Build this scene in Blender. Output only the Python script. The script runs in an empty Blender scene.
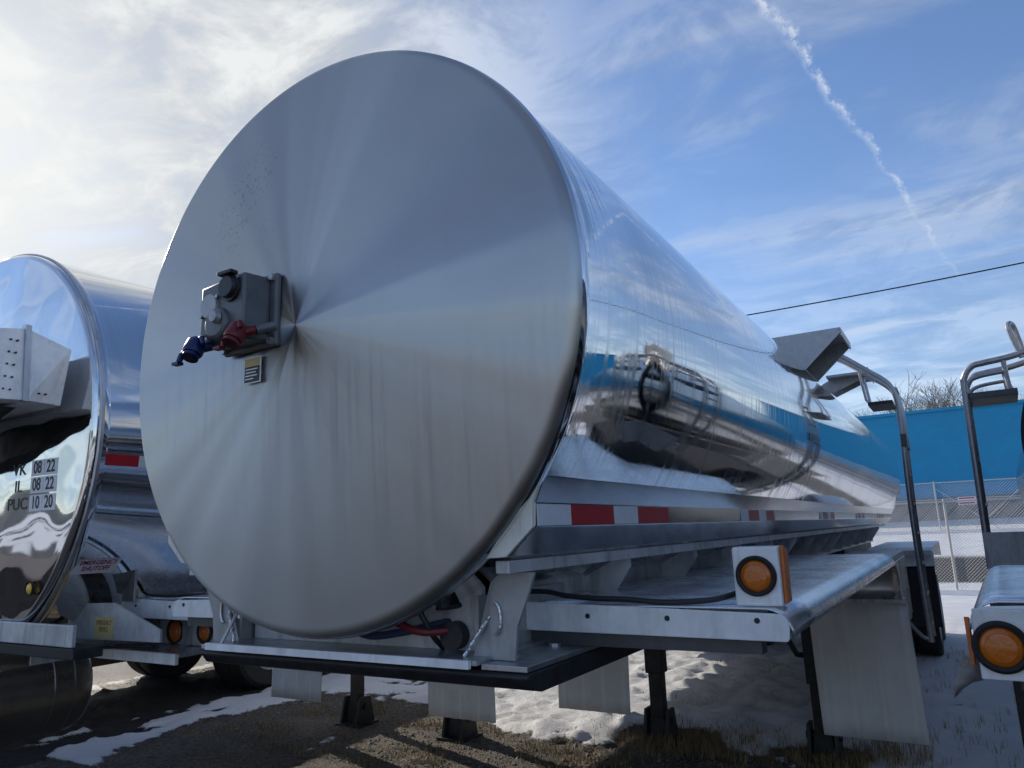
import bpy, math, random
from mathutils import Vector, Matrix, noise
random.seed(7)
R = math.radians
PI = math.pi
scene = bpy.context.scene
C = scene.collection

# ------------------------------------------------------------------ camera
cam_d = bpy.data.cameras.new('camera'); cam = bpy.data.objects.new('camera', cam_d); C.objects.link(cam)
cam_d.sensor_width = 36.0
cam_d.lens = 723.68 / 1024 * 36.0
cam_d.clip_start = 0.02; cam_d.clip_end = 5000
r_, u_, w_ = Vector((.85218, .52191, -.03735)), Vector((.13675, -.15325, .97868)), Vector((-.50506, .83912, .20197))
M = Matrix((r_, u_, -w_)).transposed().to_4x4()
M.translation = Vector((1.7915, -1.7028, 1.7792))
cam.matrix_world = M
scene.camera = cam
scene.render.resolution_x, scene.render.resolution_y = 1024, 768

# ------------------------------------------------------------------ light
SUN_EL = R(24); SUN_DIR = Vector((-.93, .30, 0)).normalized()       # horizontal direction towards the sun
sun_vec = Vector((SUN_DIR.x * math.cos(SUN_EL), SUN_DIR.y * math.cos(SUN_EL), math.sin(SUN_EL)))
sd = bpy.data.lights.new('sun', 'SUN'); so = bpy.data.objects.new('sun', sd); C.objects.link(so)
sd.energy = 3.2; sd.angle = R(.6); sd.color = (1.0, .91, .78)
so.rotation_euler = sun_vec.to_track_quat('Z', 'Y').to_euler()

world = bpy.data.worlds.new("World"); scene.world = world; world.use_nodes = True
nt = world.node_tree; nt.nodes.clear()
def N(tree, typ, **kw):
    n = tree.nodes.new(typ)
    for k, v in kw.items():
        if k == 'inp':
            for a, b in v.items(): n.inputs[a].default_value = b
        else: setattr(n, k, v)
    return n
def math_(tree, op, a, b=None, c=None, clamp=False):
    n = tree.nodes.new('ShaderNodeMath'); n.operation = op; n.use_clamp = clamp
    for i, v in enumerate((a, b, c)):
        if v is None: continue
        if isinstance(v, (int, float)): n.inputs[i].default_value = v
        else: tree.links.new(v, n.inputs[i])
    return n.outputs[0]
def ramp_(tree, fac, stops):
    n = tree.nodes.new('ShaderNodeValToRGB'); cr = n.color_ramp
    while len(cr.elements) < len(stops): cr.elements.new(.5)
    for e, (p, c) in zip(cr.elements, stops):
        e.position = p; e.color = (c, c, c, 1) if isinstance(c, (int, float)) else (*c, 1)
    tree.links.new(fac, n.inputs[0]); return n.outputs[0]
def mix_(tree, f, a, b):
    n = tree.nodes.new('ShaderNodeMix'); n.data_type = 'RGBA'
    for i, v in ((0, f), (6, a), (7, b)):
        if isinstance(v, (int, float)): n.inputs[i].default_value = v
        elif isinstance(v, tuple): n.inputs[i].default_value = (*v, 1)
        else: tree.links.new(v, n.inputs[i])
    return n.outputs[2]
L = nt.links.new
sky = N(nt, 'ShaderNodeTexSky', sky_type='NISHITA', sun_disc=False)
sky.sun_elevation = SUN_EL; sky.sun_rotation = math.atan2(SUN_DIR.x, SUN_DIR.y)
sky.altitude = 200; sky.air_density = 1.0; sky.dust_density = .25; sky.ozone_density = 1.6
tc = N(nt, 'ShaderNodeTexCoord')
sep = N(nt, 'ShaderNodeSeparateXYZ'); L(tc.outputs['Generated'], sep.inputs[0])
zz = math_(nt, 'ADD', math_(nt, 'MAXIMUM', sep.outputs[2], 0.0), .13)
px_ = math_(nt, 'DIVIDE', sep.outputs[0], zz); py_ = math_(nt, 'DIVIDE', sep.outputs[1], zz)
cmb = N(nt, 'ShaderNodeCombineXYZ'); L(px_, cmb.inputs[0]); L(py_, cmb.inputs[1])
def cloudlayer(rot, scl, detail, rough, dist=0.3, seed=0.):
    mp = N(nt, 'ShaderNodeMapping'); mp.inputs['Rotation'].default_value = (0, 0, R(rot)); mp.inputs['Scale'].default_value = scl
    mp.inputs['Location'].default_value = (seed, seed * .7, 0)
    L(cmb.outputs[0], mp.inputs[0])
    no = N(nt, 'ShaderNodeTexNoise', inp={'Scale': 1.0, 'Detail': detail, 'Roughness': rough, 'Distortion': dist}); L(mp.outputs[0], no.inputs[0])
    return no.outputs[0]
def vdot(v):
    n = N(nt, 'ShaderNodeVectorMath', operation='DOT_PRODUCT'); L(tc.outputs['Generated'], n.inputs[0]); n.inputs[1].default_value = v
    return n.outputs['Value']
cirrus = cloudlayer(35, (.55, 2.2, 1), 6, .55, .6, 3.1)
fine = cloudlayer(15, (2.6, 3.6, 1), 8, .62, .5, 9.2)
big = cloudlayer(0, (.9, .9, 1), 3, .5, .2, 1.7)
side = math_(nt, 'MULTIPLY_ADD', vdot((-.90, .12, .10)), 1.9, -.72, clamp=True)      # bank of cloud towards the sun
thick_in = math_(nt, 'MULTIPLY_ADD', fine, .9, math_(nt, 'MULTIPLY_ADD', big, .35, -.18))
ahead_ = ramp_(nt, math_(nt, 'MULTIPLY_ADD', sep.outputs[1], .5, .5), [(.34, .12), (.56, 1)])
bank = math_(nt, 'MULTIPLY', math_(nt, 'MULTIPLY', ramp_(nt, side, [(0, 0), (.5, 1)]), ahead_), ramp_(nt, thick_in, [(.22, .78), (.44, 1)]))
streak = ramp_(nt, math_(nt, 'MULTIPLY_ADD', cirrus, 1.0, math_(nt, 'MULTIPLY_ADD', fine, .25, -.12)), [(.43, 0), (.76, .55)])
low = ramp_(nt, sep.outputs[2], [(0.0, .66), (.12, .5), (.34, .08), (.5, .0)])      # thin veil near the horizon
mask = math_(nt, 'MAXIMUM', bank, math_(nt, 'MAXIMUM', streak, math_(nt, 'MULTIPLY', low, math_(nt, 'MULTIPLY_ADD', cirrus, .9, .5), clamp=True)))
# contrail: a band along a great circle, broken up by noise
nrm = Vector((-.114, .794, .598)).cross(Vector((.036, .961, .275))).normalized()
cd = vdot(tuple(nrm))
wob = N(nt, 'ShaderNodeTexNoise', inp={'Scale': 13.0, 'Detail': 3.0}); L(tc.outputs['Generated'], wob.inputs[0])
wob2 = N(nt, 'ShaderNodeTexNoise', inp={'Scale': 60.0, 'Detail': 6.0, 'Roughness': .7}); L(tc.outputs['Generated'], wob2.inputs[0])
off = math_(nt, 'ADD', math_(nt, 'MULTIPLY_ADD', wob.outputs[0], .034, -.017), math_(nt, 'MULTIPLY_ADD', wob2.outputs[0], .030, -.015))
dist_ = math_(nt, 'ABSOLUTE', math_(nt, 'ADD', cd, off))
wid = math_(nt, 'MULTIPLY_ADD', math_(nt, 'MAXIMUM', sep.outputs[2], 0.), .015, .0004)
line = math_(nt, 'SUBTRACT', 1.0, math_(nt, 'DIVIDE', dist_, wid), clamp=True)
line = math_(nt, 'POWER', line, 1.4)
line = math_(nt, 'MULTIPLY', line, ramp_(nt, wob2.outputs[0], [(.40, .04), (.60, .85)]))
line = math_(nt, 'MULTIPLY', line, ramp_(nt, sep.outputs[2], [(.25, 0), (.33, .45), (.5, .8)]))
ahead = math_(nt, 'GREATER_THAN', sep.outputs[1], 0.)
line = math_(nt, 'MULTIPLY', line, math_(nt, 'MULTIPLY', ahead, .9))
glow = ramp_(nt, vdot(tuple(sun_vec)), [(.66, 0), (.97, .5), (1, .9)])
shade = ramp_(nt, math_(nt, 'MULTIPLY_ADD', fine, 1.25, math_(nt, 'MULTIPLY_ADD', big, .25, -.235)), [(.42, (2.0, 2.4, 3.1)), (.51, (3.4, 3.7, 4.1)), (.61, (5.5, 5.7, 5.8))])
cloudcol = mix_(nt, glow, shade, (6.7, 6.8, 6.75))
skycol = N(nt, 'ShaderNodeMix', data_type='RGBA', blend_type='MULTIPLY'); skycol.inputs[0].default_value = 1
L(sky.outputs[0], skycol.inputs[6]); skycol.inputs[7].default_value = (1.0, 1.10, 1.30, 1)
c1 = mix_(nt, mask, skycol.outputs[2], cloudcol)
c2 = mix_(nt, line, c1, (6.2, 6.5, 6.9))
bg = N(nt, 'ShaderNodeBackground'); bg.inputs[1].default_value = .1
L(c2, bg.inputs[0]); wo = N(nt, 'ShaderNodeOutputWorld'); L(bg.outputs[0], wo.inputs[0])
scene.view_settings.view_transform = 'Standard'; scene.view_settings.look = 'None'
scene.view_settings.exposure = 0.50; scene.view_settings.gamma = 1; scene.view_settings.use_curve_mapping = False
try:
    scene.cycles.max_bounces = 8; scene.cycles.glossy_bounces = 6
except Exception: pass

# ------------------------------------------------------------------ materials
def mat(name, col=(.5, .5, .5), metal=0., rough=.5, spec=None, aniso=None, bump=None, var=None, streak=None, coat=None, space='Object'):
    """var=(scale, amount) mottles the colour; streak=(amount) vertical run marks; bump=(scale, strength, distance)."""
    m = bpy.data.materials.new(name); m.use_nodes = True; t = m.node_tree; b = t.nodes['Principled BSDF']
    b.inputs['Base Color'].default_value = (*col, 1); b.inputs['Metallic'].default_value = metal; b.inputs['Roughness'].default_value = rough
    if spec is not None: b.inputs['Specular IOR Level'].default_value = spec
    if coat: b.inputs['Coat Weight'].default_value = coat
    co = N(t, 'ShaderNodeTexCoord').outputs[space]
    colout = None
    if var:
        no = N(t, 'ShaderNodeTexNoise', inp={'Scale': var[0], 'Detail': 6., 'Roughness': .65}); t.links.new(co, no.inputs[0])
        f = ramp_(t, no.outputs[0], [(.3, 0), (.7, 1)])
        lo = tuple(c * (1 - var[1]) for c in col); hi = tuple(min(1, c * (1 + var[1])) for c in col)
        colout = mix_(t, f, lo, hi)
        rr = math_(t, 'MULTIPLY_ADD', f, rough * .35, rough * .82); t.links.new(rr, b.inputs['Roughness'])
    if streak:
        mp = N(t, 'ShaderNodeMapping'); mp.inputs['Scale'].default_value = (5, 5, .9); t.links.new(co, mp.inputs[0])
        n2 = N(t, 'ShaderNodeTexNoise', inp={'Scale': 3., 'Detail': 5., 'Roughness': .7}); t.links.new(mp.outputs[0], n2.inputs[0])
        f2 = ramp_(t, n2.outputs[0], [(.5, 0), (.66, streak)])
        colout = mix_(t, f2, colout if colout is not None else col, tuple(c * .42 for c in col))
    if colout is not None: t.links.new(colout, b.inputs['Base Color'])
    if bump:
        n3 = N(t, 'ShaderNodeTexNoise', inp={'Scale': bump[0], 'Detail': 4.}); t.links.new(co, n3.inputs[0])
        bp = N(t, 'ShaderNodeBump', inp={'Strength': bump[1], 'Distance': bump[2]}); t.links.new(n3.outputs[0], bp.inputs['Height'])
        t.links.new(bp.outputs[0], b.inputs['Normal'])
    return m

def shell_mat(name, wave=.0035, streaks=1.0, base=.72, rough=.022, wscale=(1.6, .55, 1.6)):
    m = bpy.data.materials.new(name); m.use_nodes = True; t = m.node_tree; b = t.nodes['Principled BSDF']
    b.inputs['Metallic'].default_value = 1.
    co = N(t, 'ShaderNodeTexCoord').outputs['Object']
    # rain and drip marks that run round the barrel
    mp = N(t, 'ShaderNodeMapping'); mp.inputs['Scale'].default_value = (.9, 22, .9); t.links.new(co, mp.inputs[0])
    n1 = N(t, 'ShaderNodeTexNoise', inp={'Scale': 1.3, 'Detail': 7., 'Roughness': .75}); t.links.new(mp.outputs[0], n1.inputs[0])
    n2 = N(t, 'ShaderNodeTexNoise', inp={'Scale': 2.2, 'Detail': 5., 'Roughness': .6}); t.links.new(co, n2.inputs[0])
    s = math_(t, 'MULTIPLY', ramp_(t, n1.outputs[0], [(.47, 0), (.66, 1)]), ramp_(t, n2.outputs[0], [(.3, .25), (.7, 1)]))
    mp3 = N(t, 'ShaderNodeMapping'); mp3.inputs['Scale'].default_value = (30, 60, 30); t.links.new(co, mp3.inputs[0])
    n5 = N(t, 'ShaderNodeTexNoise', inp={'Scale': 1.0, 'Detail': 2.}); t.links.new(mp3.outputs[0], n5.inputs[0])
    spots = ramp_(t, n5.outputs[0], [(.66, 0), (.72, .6)])
    s = math_(t, 'MAXIMUM', s, spots)
    s = math_(t, 'MULTIPLY', s, streaks)
    t.links.new(math_(t, 'MULTIPLY_ADD', s, .22, rough), b.inputs['Roughness'])
    colr = mix_(t, s, (base, base * 1.005, base * 1.01), (base * .80, base * .80, base * .79)); t.links.new(colr, b.inputs['Base Color'])
    mp2 = N(t, 'ShaderNodeMapping'); mp2.inputs['Scale'].default_value = wscale; t.links.new(co, mp2.inputs[0])
    n3 = N(t, 'ShaderNodeTexNoise', inp={'Scale': 1.0, 'Detail': 1.5, 'Roughness': .35}); t.links.new(mp2.outputs[0], n3.inputs[0])
    bp = N(t, 'ShaderNodeBump', inp={'Strength': 1., 'Distance': wave}); t.links.new(n3.outputs[0], bp.inputs['Height'])
    n4 = N(t, 'ShaderNodeTexNoise', inp={'Scale': 140., 'Detail': 2.}); t.links.new(co, n4.inputs[0])
    bp2 = N(t, 'ShaderNodeBump', inp={'Strength': .05, 'Distance': .0006}); t.links.new(n4.outputs[0], bp2.inputs['Height']); t.links.new(bp.outputs[0], bp2.inputs['Normal'])
    t.links.new(bp2.outputs[0], b.inputs['Normal'])
    return m

def head_mat(name):
    m = bpy.data.materials.new(name); m.use_nodes = True; t = m.node_tree; b = t.nodes['Principled BSDF']
    b.inputs['Metallic'].default_value = 1.
    co = N(t, 'ShaderNodeTexCoord').outputs['Object']
    mp = N(t, 'ShaderNodeMapping'); mp.inputs['Scale'].default_value = (22, 1, .7); t.links.new(co, mp.inputs[0])
    n1 = N(t, 'ShaderNodeTexNoise', inp={'Scale': 1.4, 'Detail': 7., 'Roughness': .72}); t.links.new(mp.outputs[0], n1.inputs[0])
    sp = N(t, 'ShaderNodeSeparateXYZ'); t.links.new(co, sp.inputs[0])
    lowfade = ramp_(t, math_(t, 'MULTIPLY_ADD', sp.outputs[2], -.5, .5), [(.3, .12), (.62, 1), (1, .7)])
    s = math_(t, 'MULTIPLY', ramp_(t, n1.outputs[0], [(.50, 0), (.72, .8)]), lowfade)
    # polishing rings
    rr = N(t, 'ShaderNodeVectorMath', operation='LENGTH'); mp0 = N(t, 'ShaderNodeMapping'); mp0.inputs['Scale'].default_value = (1, 0, 1)
    t.links.new(co, mp0.inputs[0]); t.links.new(mp0.outputs[0], rr.inputs[0])
    cm = N(t, 'ShaderNodeCombineXYZ'); t.links.new(math_(t, 'MULTIPLY', rr.outputs['Value'], 160.), cm.inputs[0])
    n2 = N(t, 'ShaderNodeTexNoise', inp={'Scale': 1., 'Detail': 3.}); t.links.new(cm.outputs[0], n2.inputs[0])
    n3 = N(t, 'ShaderNodeTexNoise', inp={'Scale': 3., 'Detail': 6., 'Roughness': .7}); t.links.new(co, n3.inputs[0])
    # a scatter of dark specks above the gearbox
    n5 = N(t, 'ShaderNodeTexNoise', inp={'Scale': 70., 'Detail': 2.}); t.links.new(co, n5.inputs[0])
    n6 = N(t, 'ShaderNodeTexNoise', inp={'Scale': 2.4, 'Detail': 3.}); t.links.new(co, n6.inputs[0])
    specks = math_(t, 'MULTIPLY', ramp_(t, n5.outputs[0], [(.64, 0), (.70, .55)]), ramp_(t, n6.outputs[0], [(.52, 0), (.66, 1)]))
    # grinding passes that fan out from the centre: each sector slants differently, and reflected wedges are put into its colour
    nv = N(t, 'ShaderNodeVectorMath', operation='NORMALIZE'); t.links.new(mp0.outputs[0], nv.inputs[0])
    fan = N(t, 'ShaderNodeTexNoise', inp={'Scale': 1.5, 'Detail': 2.2, 'Roughness': .42}); nd = N(t, 'ShaderNodeTexNoise', inp={'Scale': 5., 'Detail': 3.}); t.links.new(co, nd.inputs[0])
    md = N(t, 'ShaderNodeMix', data_type='VECTOR'); md.inputs[0].default_value = .012; t.links.new(nv.outputs[0], md.inputs[4]); t.links.new(nd.outputs[1], md.inputs[5])
    t.links.new(md.outputs[1], fan.inputs[0])
    fanh = math_(t, 'MULTIPLY', math_(t, 'SUBTRACT', fan.outputs[0], .5), rr.outputs['Value'])
    loc_ = N(t, 'ShaderNodeMapping'); loc_.inputs['Location'].default_value = (.85, 0, -1.5); loc_.inputs['Scale'].default_value = (3.6, 0, 3.0); t.links.new(co, loc_.inputs[0])
    ll = N(t, 'ShaderNodeVectorMath', operation='LENGTH'); t.links.new(loc_.outputs[0], ll.inputs[0])
    specks = math_(t, 'MULTIPLY', ramp_(t, n5.outputs[0], [(.58, 0), (.66, .75)]), math_(t, 'MULTIPLY', ramp_(t, ll.outputs['Value'], [(.4, 1), (1, 0)]), ramp_(t, n6.outputs[0], [(.45, 0), (.6, 1)])))
    ro = math_(t, 'ADD', math_(t, 'MULTIPLY_ADD', s, .10, .36), math_(t, 'MULTIPLY_ADD', n3.outputs[0], .10, -.04))
    t.links.new(math_(t, 'ADD', ro, math_(t, 'MULTIPLY_ADD', n2.outputs[0], .06, -.03)), b.inputs['Roughness'])
    c0 = mix_(t, n3.outputs[0], (.42, .415, .405), (.54, .53, .51))
    c1_ = mix_(t, math_(t, 'MULTIPLY', s, .28), c0, (.52, .50, .46))
    c1_ = mix_(t, ramp_(t, fan.outputs[0], [(.36, .22), (.60, 0)]), c1_, (.36, .36, .37))  # darker sectors in the base colour stand in for reflected wedges
    c2_ = mix_(t, specks, c1_, (.25, .24, .22))
    t.links.new(c2_, b.inputs['Base Color'])
    b.inputs['Anisotropic'].default_value = .95; b.inputs['Anisotropic Rotation'].default_value = .25
    tg = N(t, 'ShaderNodeTangent', direction_type='RADIAL', axis='Y'); t.links.new(tg.outputs[0], b.inputs['Tangent'])
    n4 = N(t, 'ShaderNodeTexNoise', inp={'Scale': 2.2, 'Detail': 2.}); t.links.new(co, n4.inputs[0])
    bp = N(t, 'ShaderNodeBump', inp={'Strength': 1., 'Distance': 1.}); t.links.new(math_(t, 'MULTIPLY_ADD', fanh, .075, math_(t, 'MULTIPLY', n4.outputs[0], .004)), bp.inputs['Height']); t.links.new(bp.outputs[0], b.inputs['Normal'])
    return m

MT = {}
MT['head'] = head_mat('brushed_head')
MT['shell'] = shell_mat('polished_shell', wave=.0055, streaks=1.25)
MT['shell_b'] = shell_mat('polished_shell_b', wave=.005, streaks=.5, base=.66)
MT['shell_d'] = shell_mat('darkened_shell', wave=.004, streaks=1., base=.22, rough=.10)  # base darkened to stand in for the shaded surroundings this barrel mirrors
MT['mirror'] = shell_mat('mirror_head', wave=.035, streaks=.15, base=.74, rough=.03, wscale=(1.9, 1, 1.7))
MT['alu'] = mat('aluminium', (.52, .53, .55), .9, .38, var=(7, .18), streak=.5, bump=(60, .1, .001))
MT['alu_dull'] = mat('dull_aluminium', (.58, .585, .59), .25, .5, var=(5, .25), streak=.6, bump=(40, .2, .001))
MT['fender'] = mat('fender_aluminium', (.76, .78, .81), .8, .27, var=(4, .22), bump=(5, .35, .012))
MT['white'] = mat('white_edge', (.86, .87, .89), .0, .42, var=(9, .14), streak=.3)
MT['drum'] = mat('drum_steel', (.22, .22, .22), .75, .30, var=(2, .2))
MT['bracket'] = mat('bracket_aluminium', (.40, .405, .41), .4, .5, var=(6, .22), streak=.5, bump=(40, .2, .001))
MT['cream'] = mat('lit_endcap', (.80, .78, .70), .0, .5, var=(6, .08), streak=.4)  # pale warm colour stands in for bright ground mirrored in the metal caps
MT['rail'] = mat('rail_steel', (.50, .51, .53), 1., .16, var=(3, .12), bump=(3, .3, .004))
MT['dark'] = mat('dark_steel', (.035, .035, .038), .3, .55, var=(12, .5), bump=(50, .4, .002))
MT['galv'] = mat('galvanised', (.42, .42, .43), .75, .42, var=(20, .2))
MT['castgrey'] = mat('cast_grey', (.14, .145, .155), .3, .45, var=(14, .2), bump=(60, .2, .001))
MT['castlite'] = mat('cover_grey', (.42, .42, .43), .4, .5, var=(20, .15))
MT['black'] = mat('black_plastic', (.018, .018, .02), 0, .45)
MT['rubber'] = mat('rubber', (.022, .022, .023), 0, .75, var=(14, .4), bump=(40, .5, .004))
MT['flap'] = mat('flap_white', (.84, .84, .84), 0, .5, var=(2.5, .08), streak=.12)
t_ = MT['flap'].node_tree; b_f = t_.nodes['Principled BSDF']; tcf = N(t_, 'ShaderNodeTexCoord').outputs['Object']; spf = N(t_, 'ShaderNodeSeparateXYZ'); t_.links.new(tcf, spf.inputs[0])
nf = N(t_, 'ShaderNodeTexNoise', inp={'Scale': 9., 'Detail': 7., 'Roughness': .7}); t_.links.new(tcf, nf.inputs[0])
ff = ramp_(t_, math_(t_, 'ADD', nf.outputs[0], math_(t_, 'MULTIPLY', spf.outputs[2], -.25)), [(.40, 0), (.70, .25)])
src_ = b_f.inputs['Base Color'].links[0].from_socket; bandf = ramp_(t_, math_(t_, 'SINE', math_(t_, 'MULTIPLY', math_(t_, 'ABSOLUTE', spf.outputs[0]), 34.)), [(.82, 0), (.97, .8)])
t_.links.new(mix_(t_, ff, mix_(t_, bandf, src_, (.93, .93, .92)), (.42, .40, .37)), b_f.inputs['Base Color'])
MT['blueg'] = mat('blue_fitting', (.008, .02, .10), .1, .45)
MT['redg'] = mat('red_fitting', (.15, .010, .014), .1, .45)
MT['amber'] = mat('amber_lens', (.60, .15, .010), 0, .22, bump=(90, .6, .003), coat=.5)
MT['yellow_lens'] = mat('yellow_lens', (.85, .50, .03), 0, .25, coat=.4)
MT['sidereflector'] = mat('orange_reflector', (.62, .15, .02), 0, .35, var=(30, .2))
MT['tred'] = mat('tape_red', (.42, .012, .02), 0, .35, var=(30, .1))
MT['twhite'] = mat('tape_white', (.70, .72, .75), 0, .35, var=(30, .06))
MT['label_white'] = mat('label_white', (.88, .88, .90), 0, .5)
MT['label_pink'] = mat('label_pink', (.86, .78, .82), 0, .5)
MT['label_yellow'] = mat('label_yellow', (.60, .48, .22), 0, .55, var=(9, .15))
MT['label_black'] = mat('label_black', (.03, .03, .04), 0, .5)
MT['ink_black'] = mat('ink_black', (.02, .02, .02), 0, .5)
MT['ink_red'] = mat('ink_red', (.25, .02, .08), 0, .5)
MT['ink_orange'] = mat('ink_orange', (.40, .12, .03), 0, .5)
MT['weld'] = mat('weld_bead', (.70, .70, .72), .9, .3, bump=(80, 1., .004))
MT['rust'] = mat('rusty_steel', (.10, .075, .06), .2, .7, var=(10, .5))
MT['darkframe'] = mat('dark_grey_frame', (.10, .10, .105), .3, .5, var=(5, .3), streak=.4)
MT['wire'] = mat('galv_wire', (.42, .43, .44), .5, .45)
MT['post'] = mat('galv_post', (.55, .55, .53), .4, .5)
MT['bark'] = mat('bark', (.26, .22, .20), 0, .9, var=(6, .3))
MT['wood'] = mat('pole_wood', (.10, .075, .055), 0, .9, var=(4, .3))

# ------------------------------------------------------------------ mesh helpers
class MB:
    def __init__(s): s.v = []; s.f = []; s.sm = []; s.mi = []
    def add(s, vs, fs, smooth=False, mi=0):
        b = len(s.v); s.v += [tuple(v) for v in vs]
        for f in fs: s.f.append(tuple(i + b for i in f)); s.sm.append(smooth); s.mi.append(mi)
    def box(s, x0, x1, y0, y1, z0, z1, mi=0):
        s.add([(x0, y0, z0), (x1, y0, z0), (x1, y1, z0), (x0, y1, z0), (x0, y0, z1), (x1, y0, z1), (x1, y1, z1), (x0, y1, z1)],
              [(0, 3, 2, 1), (4, 5, 6, 7), (0, 1, 5, 4), (1, 2, 6, 5), (2, 3, 7, 6), (3, 0, 4, 7)], mi=mi); return s
    def hexa(s, p, mi=0):
        s.add(p, [(0, 3, 2, 1), (4, 5, 6, 7), (0, 1, 5, 4), (1, 2, 6, 5), (2, 3, 7, 6), (3, 0, 4, 7)], mi=mi); return s
    def prism_y(s, poly, y0, y1, mi=0):                # poly in (x,z), counter-clockwise seen from -y
        n = len(poly); vs = [(x, y0, z) for x, z in poly] + [(x, y1, z) for x, z in poly]
        fs = [tuple(range(n)), tuple(range(2 * n - 1, n - 1, -1))] + [(i, i + n, (i + 1) % n + n, (i + 1) % n) for i in range(n)]
        s.add(vs, fs, mi=mi); return s
    def prism_x(s, poly, x0, x1, mi=0):                # poly in (y,z)
        n = len(poly); vs = [(x0, y, z) for y, z in poly] + [(x1, y, z) for y, z in poly]
        fs = [tuple(range(n - 1, -1, -1)), tuple(range(n, 2 * n))] + [(i, (i + 1) % n, (i + 1) % n + n, i + n) for i in range(n)]
        s.add(vs, fs, mi=mi); return s
    def tube(s, pts, r, seg=10, cap=True, mi=0, closed=False):
        pts = [Vector(p) for p in pts]; n = len(pts); rs = r if isinstance(r, (list, tuple)) else [r] * n
        vs = []; prev = None
        for i, p in enumerate(pts):
            if i == 0: d = pts[1] - p
            elif i == n - 1: d = p - pts[-2]
            else: d = (pts[i + 1] - p).normalized() + (p - pts[i - 1]).normalized()
            d.normalize()
            if prev is None:
                a = Vector((0, 0, 1)) if abs(d.z) < .9 else Vector((1, 0, 0)); e1 = d.cross(a).normalized()
            else: e1 = (prev - d * prev.dot(d)).normalized()
            prev = e1; e2 = d.cross(e1)
            for k in range(seg):
                a = 2 * PI * k / seg; vs.append(p + (e1 * math.cos(a) + e2 * math.sin(a)) * rs[i])
        fs = [(i * seg + k, i * seg + (k + 1) % seg, (i + 1) * seg + (k + 1) % seg, (i + 1) * seg + k) for i in range(n - 1) for k in range(seg)]
        s.add(vs, fs, True, mi)
        if cap:
            s.add(vs[:seg], [tuple(range(seg - 1, -1, -1))], False, mi); s.add(vs[-seg:], [tuple(range(seg))], False, mi)
        return s
    def lathe(s, prof, axis='y', c=(0, 0, 0), seg=64, mi=0, smooth=True, capends=False):   # prof: (radius, along)
        vs = []
        for rad, al in prof:
            for k in range(seg):
                a = 2 * PI * k / seg; q, w = rad * math.cos(a), rad * math.sin(a)
                vs.append({'y': (c[0] + q, c[1] + al, c[2] + w), 'x': (c[0] + al, c[1] + q, c[2] + w), 'z': (c[0] + q, c[1] + w, c[2] + al)}[axis])
        n = len(prof)
        fs = [(i * seg + k, i * seg + (k + 1) % seg, (i + 1) * seg + (k + 1) % seg, (i + 1) * seg + k) for i in range(n - 1) for k in range(seg)]
        if axis != 'y': fs = [tuple(reversed(f)) for f in fs]
        s.add(vs, fs, smooth, mi)
        if capends:
            s.add(vs[:seg], [tuple(range(seg))], False, mi); s.add(vs[-seg:], [tuple(range(seg - 1, -1, -1))], False, mi)
        return s
    def cyl(s, a, b, r, seg=20, mi=0):
        return s.tube([a, b], r, seg, True, mi)
    def build(s, name, m, parent=None, bevel=0, solid=0, loc=None):
        me = bpy.data.meshes.new(name); me.from_pydata(s.v, [], s.f); me.validate(); me.update()
        for p, a, b in zip(me.polygons, s.sm, s.mi): p.use_smooth = a; p.material_index = b
        if len(s.f) < 60000 and any(s.sm): me.set_sharp_from_angle(angle=R(36))
        for mm in (m if isinstance(m, (list, tuple)) else [m]): me.materials.append(MT[mm] if isinstance(mm, str) else mm)
        o = bpy.data.objects.new(name, me); C.objects.link(o)
        if loc is not None: o.location = loc
        if parent is not None: o.parent = parent
        if solid:
            q = o.modifiers.new('s', 'SOLIDIFY'); q.thickness = solid; q.offset = 0
        if bevel:
            q = o.modifiers.new('b', 'BEVEL'); q.width = bevel; q.segments = 2; q.limit_method = 'ANGLE'; q.harden_normals = False
        return o

def tag(o, label=None, cat=None, group=None, kind=None):
    if label: o['label'] = label
    if cat: o['category'] = cat
    if group: o['group'] = group
    if kind: o['kind'] = kind
    return o
def empty(name, loc, label, cat, group=None):
    o = bpy.data.objects.new(name, None); C.objects.link(o); o.location = loc; o.empty_display_size = .2
    return tag(o, label, cat, group)
def arc(c, r, a0, a1, n):
    return [(c[0] + r * math.cos(R(a0 + (a1 - a0) * i / n)), c[1] + r * math.sin(R(a0 + (a1 - a0) * i / n))) for i in range(n + 1)]
def smoothpts(pts, n=8):
    """Catmull-Rom through the points."""
    P = [Vector(p) for p in pts]; P = [P[0] * 2 - P[1]] + P + [P[-1] * 2 - P[-2]]; out = []
    for i in range(1, len(P) - 2):
        for k in range(n):
            t = k / n; a, b, c, d = P[i - 1], P[i], P[i + 1], P[i + 2]
            out.append(.5 * ((2 * b) + (c - a) * t + (2 * a - 5 * b + 4 * c - d) * t * t + (3 * b - a - 3 * c + d) * t ** 3))
    out.append(P[-2]); return out
def roundpoly(pts, rad, n=5):
    """2D polygon with rounded corners (rad per corner or one)."""
    out = []; m = len(pts)
    for i in range(m):
        p = Vector(pts[i]); a = Vector(pts[i - 1]); b = Vector(pts[(i + 1) % m]); r0 = rad[i] if isinstance(rad, (list, tuple)) else rad
        if r0 <= 0: out.append(tuple(p)); continue
        u = (a - p).normalized(); v = (b - p).normalized(); p0 = p + u * r0; p1 = p + v * r0
        for k in range(n + 1):
            t = k / n; q = p0 * (1 - t) ** 2 + p * 2 * t * (1 - t) + p1 * t * t; out.append(tuple(q))
    return out
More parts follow.
